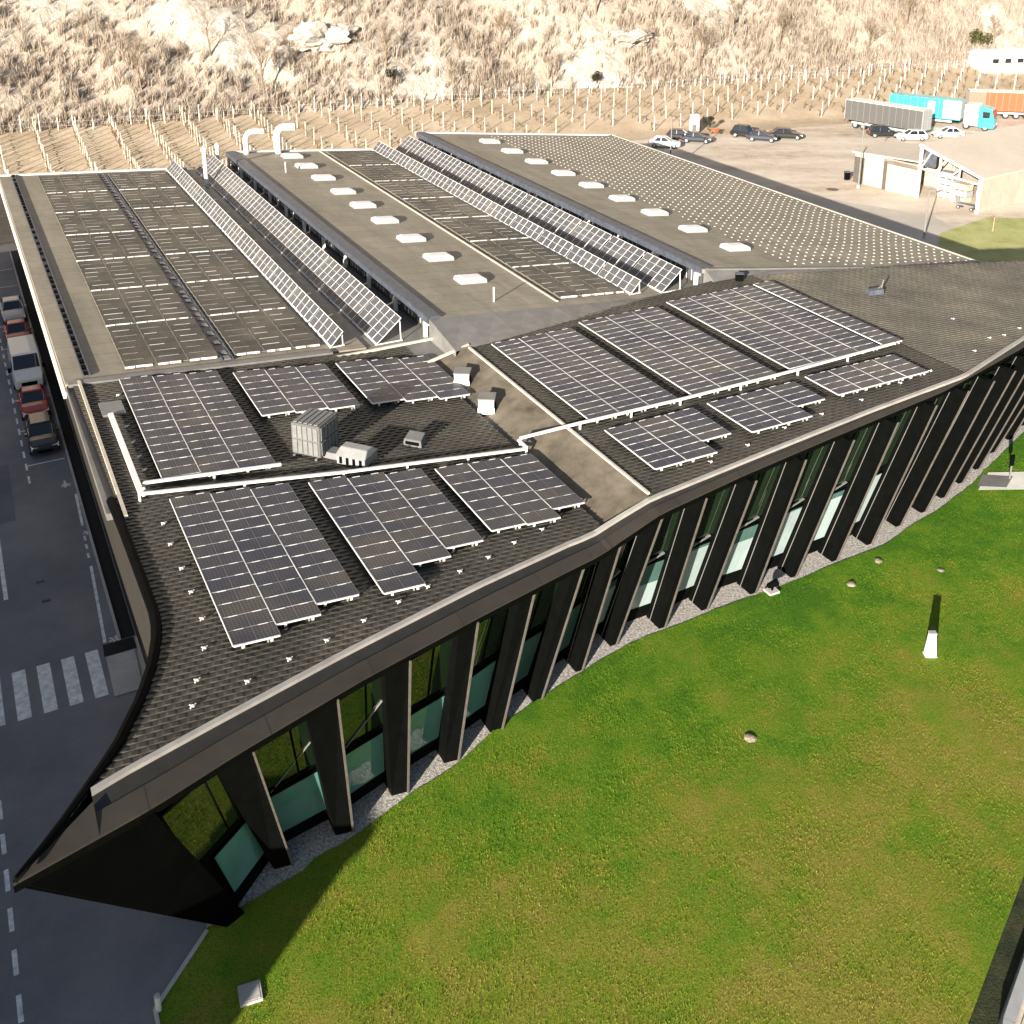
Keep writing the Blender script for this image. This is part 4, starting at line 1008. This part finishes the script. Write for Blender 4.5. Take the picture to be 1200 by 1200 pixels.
def car(loc, head, col, label, L=4.3, H=1.46, estate=False, group=None):
    t = empty('parked_car', loc, label, 'car', group, head)
    w = .88; h = L / 2
    ring = lambda x, hw, zs, zb=.24: [(x, -hw * .9, zb), (x, -hw, .48), (x, -hw * .985, zs - .12), (x, -hw * .87, zs), (x, hw * .87, zs), (x, hw * .985, zs - .12), (x, hw, .48), (x, hw * .9, zb)]
    b = MB()
    loft(b, [ring(-h, w * .86, .78, .4), ring(-h + .12, w * .94, .92, .3), ring(-h + .6, w, .97), ring(-h + 1.6, w, .95), ring(h - 1.5, w, .94), ring(h - .9, w * .99, .88), ring(h - .35, w * .95, .76), ring(h - .05, w * .84, .62, .36)])
    b.obj('body', col, t, smooth=False, bevel=.03)
    xr0, xr1 = (-h + .25, -h + .65) if estate else (-h + .55, -h + 1.15)
    xf0, xf1 = h - 1.35, h - 2.05
    b = MB(); b.hexa([(xr0, -.76, .93), (xf0, -.76, .92), (xf0, .76, .92), (xr0, .76, .93)], [(xr1, -.59, H - .05), (xf1, -.6, H - .05), (xf1, .6, H - .05), (xr1, .59, H - .05)]); b.obj('window_glass', 'carglass', t)
    b = MB(); b.hexa([(xr1 - .04, -.61, H - .06), (xf1 + .06, -.62, H - .06), (xf1 + .06, .62, H - .06), (xr1 - .04, .61, H - .06)], [(xr1 + .05, -.55, H), (xf1 - .06, -.56, H), (xf1 - .06, .56, H), (xr1 + .05, .55, H)])
    for s in (-1, 1):
        b.bar((xf0 + .02, s * .77, .91), (xf1 + .02, s * .61, H - .04), .07, .06); b.bar((xr0 - .02, s * .77, .91), (xr1 - .02, s * .6, H - .04), .12, .1)
        xm = (xr1 + xf1) / 2; b.bar((xm, s * .775, .91), (xm, s * .605, H - .04), .09, .03)
    b.obj('roof_panel', col, t)
    for s in (-1, 1):
        b = MB(); b.hexa([(h - .32, s * .42, .55), (h - .1, s * .42, .55), (h - .14, s * .8, .55), (h - .5, s * .82, .55)][::s], [(h - .34, s * .42, .7), (h - .16, s * .42, .68), (h - .2, s * .77, .7), (h - .52, s * .82, .73)][::s]); b.obj('headlight', 'lamp', t)
        b = MB(); b.box(-h - .02, -h + .16, min(s * .5, s * .78), max(s * .5, s * .78), .66, .86); b.obj('tail_light', 'redlamp', t)
        b = MB(); b.box(xf0 - .35, xf0 - .2, min(s * .86, s * 1.02), max(s * .86, s * 1.02), .92, 1.06); b.obj('wing_mirror', col, t)
        wheel(t, h - .85, s * .78, .32); wheel(t, -h + .82, s * .78, .32)
    b = MB(); b.box(h - .12, h - .03, -.42, .42, .36, .5); b.obj('grille', 'black', t)
    return t
HD = AZ - math.pi / 2      # heading towards the camera along the road (-u)
GRP = None
car(W(69.0, 2.75), HD, 'p_black', 'black car at the near end of the row on the shaded road', estate=True)
car(W(74.1, 2.72), HD, 'p_red', 'red car parked between the black car and the white van', L=4.0)
def van(loc, head, label, col='p_white', L=5.3, H=2.25):
    t = empty('parked_van', loc, label, 'van', None, head); h = L / 2; w = .98
    sec = lambda x, zt, hw=w, tw=.88: [(x, -hw * .95, .3), (x, -hw, .6), (x, -hw, 1.2), (x, -hw * tw, zt), (x, hw * tw, zt), (x, hw, 1.2), (x, hw, .6), (x, hw * .95, .3)]
    b = MB(); loft(b, [sec(-h, H - .1, .95), sec(-h + .1, H), sec(h - 1.75, H), sec(h - .85, 1.35, w, .9), sec(h - .15, 1.08, w * .95, .9), sec(h, .9, w * .88, .92)]); b.obj('body', col, t, bevel=.04)
    b = MB(); b.hexa([(h - 1.68, -.78, H - .12), (h - .9, -.84, 1.40), (h - .9, .84, 1.40), (h - 1.68, .78, H - .12)], [(h - 1.6, -.78, H - .09), (h - .85, -.84, 1.43), (h - .85, .84, 1.43), (h - 1.6, .78, H - .09)]); b.obj('windscreen', 'carglass', t)
    for s in (-1, 1):
        b = MB(); b.hexa([(h - 1.9, s * .985, 1.25), (h - 1.0, s * .985, 1.25), (h - 1.0, s * 1.0, 1.25), (h - 1.9, s * 1.0, 1.25)], [(h - 1.9, s * .93, 1.85), (h - 1.45, s * .93, 1.85), (h - 1.45, s * .95, 1.85), (h - 1.9, s * .95, 1.85)]); b.obj('side_window', 'carglass', t)
        b = MB(); b.box(h - .25, h - .05, min(s * .55, s * .85), max(s * .55, s * .85), .75, .95); b.obj('headlight', 'lamp', t)
        b = MB(); b.box(h - 1.25, h - 1.1, min(s * 1.0, s * 1.2), max(s * 1.0, s * 1.2), 1.2, 1.5); b.obj('wing_mirror', 'black', t)
        wheel(t, h - .95, s * .87, .34, .22); wheel(t, -h + 1.0, s * .87, .34, .22)
    b = MB(); b.box(h - .06, h + .03, -.5, .5, .5, .75); b.obj('grille', 'black', t)
    return t
van(W(80.0, 2.75), HD, 'white delivery van in the row of cars on the shaded road')
car(W(87.6, 2.8), HD, 'p_red', 'red car parked behind the white van', L=4.0)
car(W(93.2, 2.85), HD, 'p_silver', 'silver car at the far end of the row on the shaded road')
car((20.6, 146.6, 0), R(-12), 'p_white', 'white car in the yard partly hidden by the studded roof corner')
car((23.6, 151.2, 0), R(-15), 'p_black', 'black car beside the white car near the vineyard edge', estate=True)
car((25.4, 149.6, 0), R(-15), 'p_navy', 'dark car nearest the white kiosk at the vineyard edge')
car((32.8, 152.6, 0), R(-35), 'p_black', 'black off roader behind a dark saloon on the pale yard', H=1.75, estate=True)
car((34.6, 150.4, 0), R(-20), 'p_navy', 'dark blue saloon in front of the black off roader')
car((38.2, 151.9, 0), R(-10), 'p_black', 'long black saloon, rightmost of the three dark cars in the yard', L=4.7)
car((52.2, 153.2, 0), R(0), 'p_black', 'dark car parked against the grey trailer', L=4.5, H=1.6, estate=True)
car((55.3, 151.0, 0), R(180), 'p_white', 'white hatchback at the near end of the grey trailer', estate=True)
car((61.0, 152.6, 0), R(180), 'p_white', 'white car in front of the turquoise truck')
def box_trailer(t, x0, x1, z0, z1, mside, mend, w=1.25, mroof='p_white'):
    b = MB(); b.box(x0, x1, -w, w, z0, z1); b.obj('cargo_box', mside, t)
    b = MB(); b.box(x0 + .02, x1 - .02, -w + .02, w - .02, z1 + .001, z1 + .05); b.obj('box_roof', mroof, t)
    for x in (x0, x1):
        s = -1 if x == x0 else 1
        b = MB(); b.box(min(x, x + s * .06), max(x, x + s * .06), -w, w, z0, z1 + .05); b.obj('end_door', mend, t)
    b = MB()
    for x in (x0, x1):
        s = -1 if x == x0 else 1
        for y in (-.9, -.35, .35, .9): b.bar((x + s * .09, y, z0 + .1), (x + s * .09, y, z1 - .1), .05, .05)
    b.obj('door_bar', 'flash', t)
    b = MB(); n = int((x1 - x0) / .95)
    for k in range(1, n):
        for y in (-w, w): x = lerp(x0, x1, k / n); b.box(x - .03, x + .03, y - .018, y + .018, z0 + .02, z1 - .02)
    b.obj('curtain_strap', 'flash', t)
    b = MB()
    for y in (-w, w): b.box(x0 + 1.2, x1 - 1.0, y - .03, y + .03, z0 - .42, z0 - .12)
    b.obj('side_guard', 'ltgrey', t)
    for y in (-1.0, 1.0):
        b = MB(); b.box(x0 - .1, x0 - .065, y - .16, y + .16, z0 - .3, z0 - .1); b.obj('tail_light', 'redlamp', t)
    b = MB(); b.box(x0 + .3, x1 - .3, -.5, .5, .75, z0 - .002); b.obj('chassis', 'black', t)
# grey curtain trailer
P0, P1 = Vector((49.6, 161.0, 0)), Vector((57.6, 151.9, 0))
hd = math.atan2(P1.y - P0.y, P1.x - P0.x); Lt = (P1 - P0).length
t = empty('semi_trailer', (P0 + P1) / 2, 'grey curtain sided semi trailer parked without a tractor at the vineyard edge', 'trailer', None, hd)
box_trailer(t, -Lt / 2, Lt / 2, 1.15, 4.0, 'p_grey', 'ltgrey')
for x in (-4.3, -3.0, -1.7):
    for y in (-1, 1): wheel(t, x, y * 1.05, .5, .3)
b = MB()
for y in (-.8, .8): b.bar((3.4, y, 1.1), (3.4, y, 0), .14, .14)
b.obj('landing_leg', 'flash', t)
# turquoise truck
P0, P1 = Vector((57.2, 165.5, 0)), Vector((69.6, 157.2, 0)); hd = math.atan2(P1.y - P0.y, P1.x - P0.x); Lt = (P1 - P0).length
t = empty('semi_truck', (P0 + P1) / 2, 'turquoise and white semi truck with its cab facing right', 'truck', None, hd); h = Lt / 2
box_trailer(t, -h, h - 4.8, 1.15, 3.95, 'p_turq', 'p_turq', mroof='p_turq')
b = MB(); b.box(h - 7.2, h - 4.73, -1.275, -1.255, 1.3, 3.9); b.box(h - 9.4, h - 8.4, -1.27, -1.255, 1.6, 3.6); b.obj('side_panel', 'p_white', t)
b = MB(); sec = lambda x, z0, z1, w: [(x, -w, z0), (x, w, z0), (x, w, z1), (x, -w, z1)]
loft(b, [sec(h - 4.2, .7, 3.6, 1.2), sec(h - 2.6, .6, 3.7, 1.22), sec(h - 2.3, .6, 3.5, 1.22)]); b.obj('cab_rear', 'p_white', t, bevel=.04)
b = MB(); loft(b, [sec(h - 2.29, .5, 3.45, 1.22), sec(h - .5, .45, 3.1, 1.22), sec(h - .15, .45, 2.0, 1.2), sec(h - .05, .45, 1.0, 1.15)]); b.obj('cab', 'p_turq', t, bevel=.04)
b = MB(); b.hexa([(h - .46, -1.1, 2.95), (h - .46, 1.1, 2.95), (h - .13, 1.1, 1.95), (h - .13, -1.1, 1.95)], [(h - .40, -1.1, 2.97), (h - .40, 1.1, 2.97), (h - .08, 1.1, 1.97), (h - .08, -1.1, 1.97)]); b.obj('windscreen', 'carglass', t)
for s in (-1, 1):
    b = MB(); b.box(h - 1.7, h - .7, min(s * 1.225, s * 1.25), max(s * 1.225, s * 1.25), 1.9, 2.8); b.obj('side_window', 'carglass', t)
    b = MB(); b.box(h - .2, h - .02, min(s * .7, s * 1.1), max(s * .7, s * 1.1), .75, 1.0); b.obj('headlight', 'lamp', t)
    for x in (-h + 1.6, -h + 2.9, -h + 4.2, h - 3.8, h - 1.2): wheel(t, x, s * 1.05, .5, .3)
b = MB(); b.box(h - .12, h + .02, -1.15, 1.15, .45, .75); b.obj('bumper', 'p_deep', t)
# orange trailer
t = empty('box_trailer', (76.5, 166.8, 0), 'orange red box trailer cut by the right frame edge behind the turquoise truck', 'trailer', None, R(-12))
box_trailer(t, -7, 6.5, 1.15, 4.0, 'p_orange', 'p_taupe', mroof='p_white')
b = MB(); b.box(-7.02, -4.6, -1.27, -1.253, 1.2, 4.0); b.obj('side_panel', 'p_taupe', t)
for x in (-1.5, 0, 1.5, 3.0):
    for y in (-1, 1): wheel(t, x, y * 1.05, .5, .3)
# far white building
t = empty('white_outbuilding', (90.5, 199.0, vine_z(90.5, 199.0) + .3), 'long low white building with small dark windows at the right frame edge below the slope', 'building', None, R(10))
b = MB(); b.box(-8, 8, -2.6, 2.6, -1.5, 2.4); b.obj('wall', 'white', t)
b = MB(); b.hexa([(-8.3, -2.9, 2.4), (8.3, -2.9, 2.4), (8.3, 2.9, 2.4), (-8.3, 2.9, 2.4)], [(-8.0, -1, 3.3), (8.3, -1, 3.3), (8.3, 1, 3.3), (-8.0, 1, 3.3)]); b.obj('roof', 'white', t)
for k in range(6):
    b = MB(); b.box(-6.6 + k * 2.4, -5.4 + k * 2.4, -2.63, -2.603, 1.2, 2.0); b.obj('window', 'carglass', t)
b = MB(); b.box(-7.6, -6.9, -2.63, -2.603, -.5, 1.9); b.obj('door', 'ltgrey', t)

# ------------------------------------------------------------------ yard things
t = empty('open_shed', (45.6, 120.5, 0), 'large pale open fronted shed with white steel frame and sloping roof', 'shed', None, R(-56.0))
# local +x runs along the front (towards the viewer's right), +y into the shed
b = MB()
b.box(-9.0, -7.6, 0, .3, 0, 3.1); b.box(-4.9, 0, 0, .3, 0, 3.6); b.box(-9.0, 0, 0, .3, 3.1, 3.7); b.hexa([(-9, 6, 0), (-8.7, 6, 0), (-8.7, 0.3, 0), (-9, .3, 0)], [(-9, 6, 3.6), (-8.7, 6, 3.6), (-8.7, .3, 3.6), (-9, .3, 3.6)])
b.box(7.3, 7.6, 0, 24, 0, 3.8); b.box(-8.7, 0, 5.7, 6, 0, 4.0); b.box(-.2, .1, 6.2, 24, 0, 5.9); b.box(.1, 7.3, 23.7, 24, 0, 3.7)
b.obj('wall', 'shedwall', t)
b = MB()
b.hexa([(-9.3, -.3, 3.55), (-.05, -.3, 4.1), (-.05, 6.3, 4.5), (-9.3, 6.3, 4.0)], [(-9.3, -.3, 3.7), (-.05, -.3, 4.25), (-.05, 6.3, 4.65), (-9.3, 6.3, 4.15)]); b.obj('side_roof', 'shedroof', t)
b = MB(); b.hexa([(-.3, -.2, 6.0), (7.9, -.2, 3.75), (7.9, 26, 3.75), (-.3, 26, 6.0)], [(-.3, -.2, 6.2), (7.9, -.2, 3.95), (7.9, 26, 3.95), (-.3, 26, 6.2)]); b.obj('roof', 'shedroof', t)
b = MB()
b.bar((0, -.1, 0), (0, -.1, 6.2), .25, .25); b.bar((7.55, -.1, 0), (7.55, -.1, 3.9), .25, .25); b.bar((-.2, -.24, 6.12), (7.9, -.24, 3.9), .25, .25); b.bar((0, -.12, 3.5), (7.5, -.12, 3.2), .18, .18)
for x in (1.3, 3.2, 5.2): b.bar((x - 1.2, -.12, 3.4), (x, -.12, 5.9 - .27 * x), .12, .12)
for x in (2.5, 5): b.bar((x, -.12, 3.35), (x, -.12, 5.95 - .275 * x), .12, .12)
b.obj('steel_frame', 'white', t)
b = MB(); b.box(-7.58, -4.92, .12, .2, 0, 3.05); b.obj('doorway', 'clutter', t)
b = MB(); b.box(-9.03, -7.62, -.04, -.003, 0, 3.1); b.obj('door_leaf', 'trim', t)
b = MB(); b.box(-4.88, -4.4, -.04, -.003, 0, 3.3); b.obj('door_leaf', 'trim', t)
b = MB(); b.box(.2, 1.6, .4, .5, 3.7, 5.6); b.obj('dark_panel', 'bluegrey', t)
shed_m = t.matrix_basis
def in_shed(x, y, z=0): return shed_m @ Vector((x, y, z))
stack_lab = ['tall stack of pale crates at the left inside the open shed', 'low stack of pallets in the middle of the open shed', 'stack of pale crates at the right side of the open shed']
for (x, y, n, w_), lab in zip(((1.7, 3, 4, 2.0), (4.0, 2.4, 3, 1.7), (5.9, 4, 4, 1.6)), stack_lab):
    c = empty('crate_stack', in_shed(x, y), lab, 'crates', None, R(-56))
    for k in range(n):
        b = MB(); dx = random.gauss(0, .05)
        b.box(-w_ / 2 + dx, w_ / 2 + dx, -.6, .6, k * .75 + .12, k * .75 + .72)
        for s in (-.4, 0, .4): b.box(s * w_ - .08 + dx, s * w_ + .08 + dx, -.6, .6, k * .75, k * .75 + .12)
        b.obj('crate', random.choice(['clutter', 'shedroof', 'ltgrey']), c)
t = empty('yard_cart', in_shed(5.9, .5), 'grey hand cart with small wheels at the mouth of the open shed', 'cart', None, R(-50))
b = MB(); b.box(-1.0, 1.0, -.45, .45, .45, .6); b.obj('deck', 'grille', t)
b = MB(); b.bar((-1, 0, .55), (-1.2, 0, 1.2), .06, .5); b.obj('handle', 'flash', t)
for x in (-.75, .75):
    for y in (-.4, .4): wheel(t, x, y, .2, .12)
def pole(loc, h, label, arm=True):
    t = empty('lamp_pole', loc, label, 'pole'); b = MB(); b.tube([(0, 0, -.1), (0, 0, h)], [.1, .06], 8); b.obj('mast', 'flash', t)
    b = MB(); b.tube([(0, 0, 0), (0, 0, .35)], [.2, .17], 8); b.obj('foot', 'concrete', t)
    b = MB(); b.box(-.12, .35, -.1, .1, h, h + .1); b.obj('lamp_head', 'grille', t)
pole((41.0, 105.4, 0), 4.9, 'thin dark pole standing just behind the studded roof edge, in front of the shed')
pole((40.3, 125.0, 0), 7.6, 'tall thin pole at the left corner of the shed')
pole((19.5, 133.3, 0), 6.6, 'thin pole by the roof corner beside the parked white car')
t = empty('kiosk', (26.1, 156.3, 0), 'small beige hut with a white top at the vineyard edge', 'kiosk', None, R(-10))
b = MB(); b.box(-.7, .7, -.6, .6, 0, 1.4); b.obj('base', 'cream', t, bevel=.03)
b = MB(); b.box(-.65, .65, -.55, .55, 1.401, 2.55); b.obj('top', 'white', t, bevel=.03)
b = MB(); b.box(-.3, .3, -.63, -.601, .1, 1.2); b.obj('door', 'trim', t)
leafy('small_tree', (28.1, 156.2, 0), 1.0, 2.5, 'leafdark', 'small dark evergreen tree right of the white topped hut', 700, cat='tree')
t = empty('wheelbarrow', (28.9, 155.2, 0), 'small orange barrow beside the dark little tree at the yard edge', 'barrow', None, R(-15))
b = MB(); b.hexa([(-.35, -.25, .3), (.4, -.25, .3), (.4, .25, .3), (-.35, .25, .3)], [(-.6, -.4, .75), (.65, -.4, .75), (.65, .4, .75), (-.6, .4, .75)]); b.obj('tray', 'p_orange', t)
b = MB(); b.bar((-1.1, -.3, .6), (.5, -.2, .3), .05, .05); b.bar((-1.1, .3, .6), (.5, .2, .3), .05, .05); b.bar((-.4, -.25, 0), (-.4, -.25, .35), .05, .05); b.bar((-.4, .25, 0), (-.4, .25, .35), .05, .05); b.obj('handle', 'black', t)
wheel(t, .75, 0.001, .2, .1)
sheet('grass_patch', [UVof(*p) for p in ((43.2, 107.0), (50.2, 112.6), (66, 112), (62, 90), (46, 92), (37.5, 93))], .03, 'drygrass')
for k, (x, y) in enumerate(((48.6, 107.6), (53.6, 103.6))):
    t = empty('staked_sapling', (x, y, .03), ('thin staked sapling on the grass patch below the shed, the left one', 'thin staked sapling on the grass patch at the right frame edge')[k], 'sapling')
    b = MB(); b.tube([(0, 0, 0), (.03, 0, 1.7)], [.03, .015], 6)
    for q in range(7): b.bar((.02, 0, .7 + q * .14), (.02 + .3 * math.cos(q * 2.4), .3 * math.sin(q * 2.4), 1.0 + q * .15), .015, .015)
    b.obj('trunk', 'bark', t); b = MB(); b.box(.12, .18, -.03, .03, 0, 1.5); b.obj('stake', 'wood', t)
tag(sheet('manhole_cover', [UVof(37.1 + .7 * math.cos(R(a)), 124.3 + .7 * math.sin(R(a))) for a in range(0, 360, 20)], .012, 'trim', kind='structure'))
t = empty('wheeled_bin', (40.0, 128.6, 0), 'small dark bin against the left end of the shed', 'bin'); b = MB()
b.hexa([(-.25, -.25, .08), (.25, -.25, .08), (.25, .25, .08), (-.25, .25, .08)], [(-.3, -.32, 1.0), (.3, -.32, 1.0), (.3, .32, 1.0), (-.3, .32, 1.0)]); b.obj('tub', 'black', t); b = MB(); b.box(-.33, .33, -.36, .36, 1.0, 1.07); b.obj('lid', 'bluegrey', t)
for y in (-.2, .2): wheel(t, -.22, y, .1, .06)

# ------------------------------------------------------------------ lawn things
t = empty('bollard_light', (18.88, 42.2, .05), 'white tapered bollard light standing alone on the lawn', 'bollard')
b = MB(); b.hexa([(-.24, -.17, 0), (.24, -.17, 0), (.24, .17, 0), (-.24, .17, 0)], [(-.15, -.11, 1.15), (.15, -.11, 1.15), (.15, .11, 1.15), (-.15, .11, 1.15)]); b.obj('body', 'white', t, bevel=.02)
b = MB(); b.box(-.16, .16, -.12, .12, 1.151, 1.22); b.obj('cap', 'ltgrey', t); b = MB(); b.box(-.27, .27, -.2, .2, -.04, .03); b.obj('base_plate', 'pale_concrete', t)
t = empty('sign_stake', W(37.9, 52.6, .05), 'dark narrow post with a black head beside the footpath', 'post', None, AZ)
b = MB(); b.bar((0, 0, 0), (0, 0, .9), .07, .07); b.obj('stem', 'flash', t); b = MB(); b.box(-.13, .13, -.06, .06, .9, 1.6); b.obj('head', 'black', t, bevel=.02)
def rock_(u, v, r, label):
    bm = bmesh.new(); bmesh.ops.create_icosphere(bm, subdivisions=3, radius=r * .62)
    for q in bm.verts:
        n = noise.fractal(q.co / r * 1.5 + Vector((u, v, 0)), 1, 2, 4); q.co *= 1 + .3 * n; q.co.z *= .38
    me = bpy.data.meshes.new('rock'); bm.to_mesh(me); bm.free(); me.materials.append(M['rockm'])
    o = link('rock', me); o.location = W(u, v, .06); tag(o, label, 'rock')
rock_(34.4, 36.9, .36, 'flat pale stone on the lawn close to the gravel strip'); rock_(33.2, 41.8, .27, 'small stone on the lawn at the upper right'); rock_(28.4, 25.7, .4, 'brown grey stone alone in the middle of the lawn'); rock_(35.3, 39.6, .35, 'buff stone at the rim of the gravel strip')
t = empty('garden_spotlight', W(35.75, 33.0, .03), 'small dark spotlight on a concrete foot at the gravel edge', 'spotlight', None, R(25))
b = MB(); b.box(-.3, .3, -.25, .25, -.02, .12); b.obj('foot', 'concrete', t); b = MB(); b.bar((0, 0, .1), (0, 0, .35), .08, .08); b.obj('stem', 'black', t); b = MB(); b.tube([(-.25, 0, .42), (.28, 0, .5)], [.13, .18], 10); b.obj('lamp_head', 'black', t)
t = empty('utility_cover', W(26.9, 4.75, .07), 'square pale concrete utility cover set in the lawn corner', 'utility cover', None, R(20))
b = MB(); b.box(-.36, .36, -.36, .36, -.05, .05); b.obj('frame', 'concrete', t, bevel=.02); b = MB(); b.box(-.28, .28, -.28, .28, .051, .06); b.obj('lid', 'concrete', t)
t = empty('kerb_post', W(27.7, 2.1, 0), 'short white post at the kerb corner by the shaded lawn', 'post'); b = MB(); b.tube([(0, 0, 0), (0, 0, .62)], [.1, .09], 10); b.obj('shaft', 'white', t); b = MB(); b.tube([(0, 0, .62), (0, 0, .68)], [.11, .06], 10); b.obj('cap', 'ltgrey', t)

# ------------------------------------------------------------------ neighbouring hall across the road, whose shade covers road and lawn corner
t = empty('neighbour_hall', W(70, -24), 'long plain industrial hall across the road, outside the left frame edge', 'hall', None, AZ)
b = MB(); b.box(-12, 10, -58.2, 46, 0, 7.6); b.obj('wall', 'wall', t)
b = MB(); b.box(-12.2, 10.15, -58.35, 46.2, 7.601, 8.0); b.obj('roof', 'roof', t)
for k in range(12):
    b = MB(); b.box(10.003, 10.04, -54 + k * 8, -49.5 + k * 8, 4.4, 6.3); b.obj('window', 'glass', t)
for k in range(4):
    b = MB(); b.box(10.003, 10.06, -46 + k * 28, -42 + k * 28, 0, 4.2); b.obj('loading_door', 'flash', t)

# ------------------------------------------------------------------ light, sky, camera
EL, SAZ = R(14.2), R(204.0)
w = bpy.data.worlds.new('World'); S.world = w; w.use_nodes = True
nt = w.node_tree; sky = nt.nodes.new('ShaderNodeTexSky'); sky.sky_type = 'NISHITA'; sky.sun_disc = False
sky.sun_elevation = EL; sky.sun_rotation = SAZ; sky.altitude = 300; sky.air_density = 1.0; sky.dust_density = 1.2; sky.ozone_density = 1.2
bg = nt.nodes['Background']; nt.links.new(sky.outputs[0], bg.inputs[0]); bg.inputs[1].default_value = .05
sd = bpy.data.lights.new('sun', 'SUN'); sd.energy = 5.0; sd.angle = R(.5); sd.color = (1, .92, .81)
so = bpy.data.objects.new('sun', sd); COL.objects.link(so)
d = Vector((-math.sin(SAZ) * math.cos(EL), -math.cos(SAZ) * math.cos(EL), -math.sin(EL)))
so.rotation_euler = d.to_track_quat('-Z', 'Y').to_euler(); so.location = (0, 0, 80)
cd = bpy.data.cameras.new('camera'); cam = bpy.data.objects.new('camera', cd); COL.objects.link(cam)
cd.sensor_width = 36; cd.lens = 39; cd.shift_y = -320 / 1200; cd.clip_end = 4000; cd.clip_start = .5
cam.location = (0, 0, 33); cam.rotation_euler = (R(90 - 17.4243), 0, 0); S.camera = cam
S.view_settings.view_transform = 'Standard'; S.view_settings.look = 'None'; S.view_settings.gamma = 1; S.view_settings.use_curve_mapping = False
S.view_settings.exposure = 1.6
S.cycles.max_bounces = 6; S.cycles.diffuse_bounces = 3; S.cycles.glossy_bounces = 3
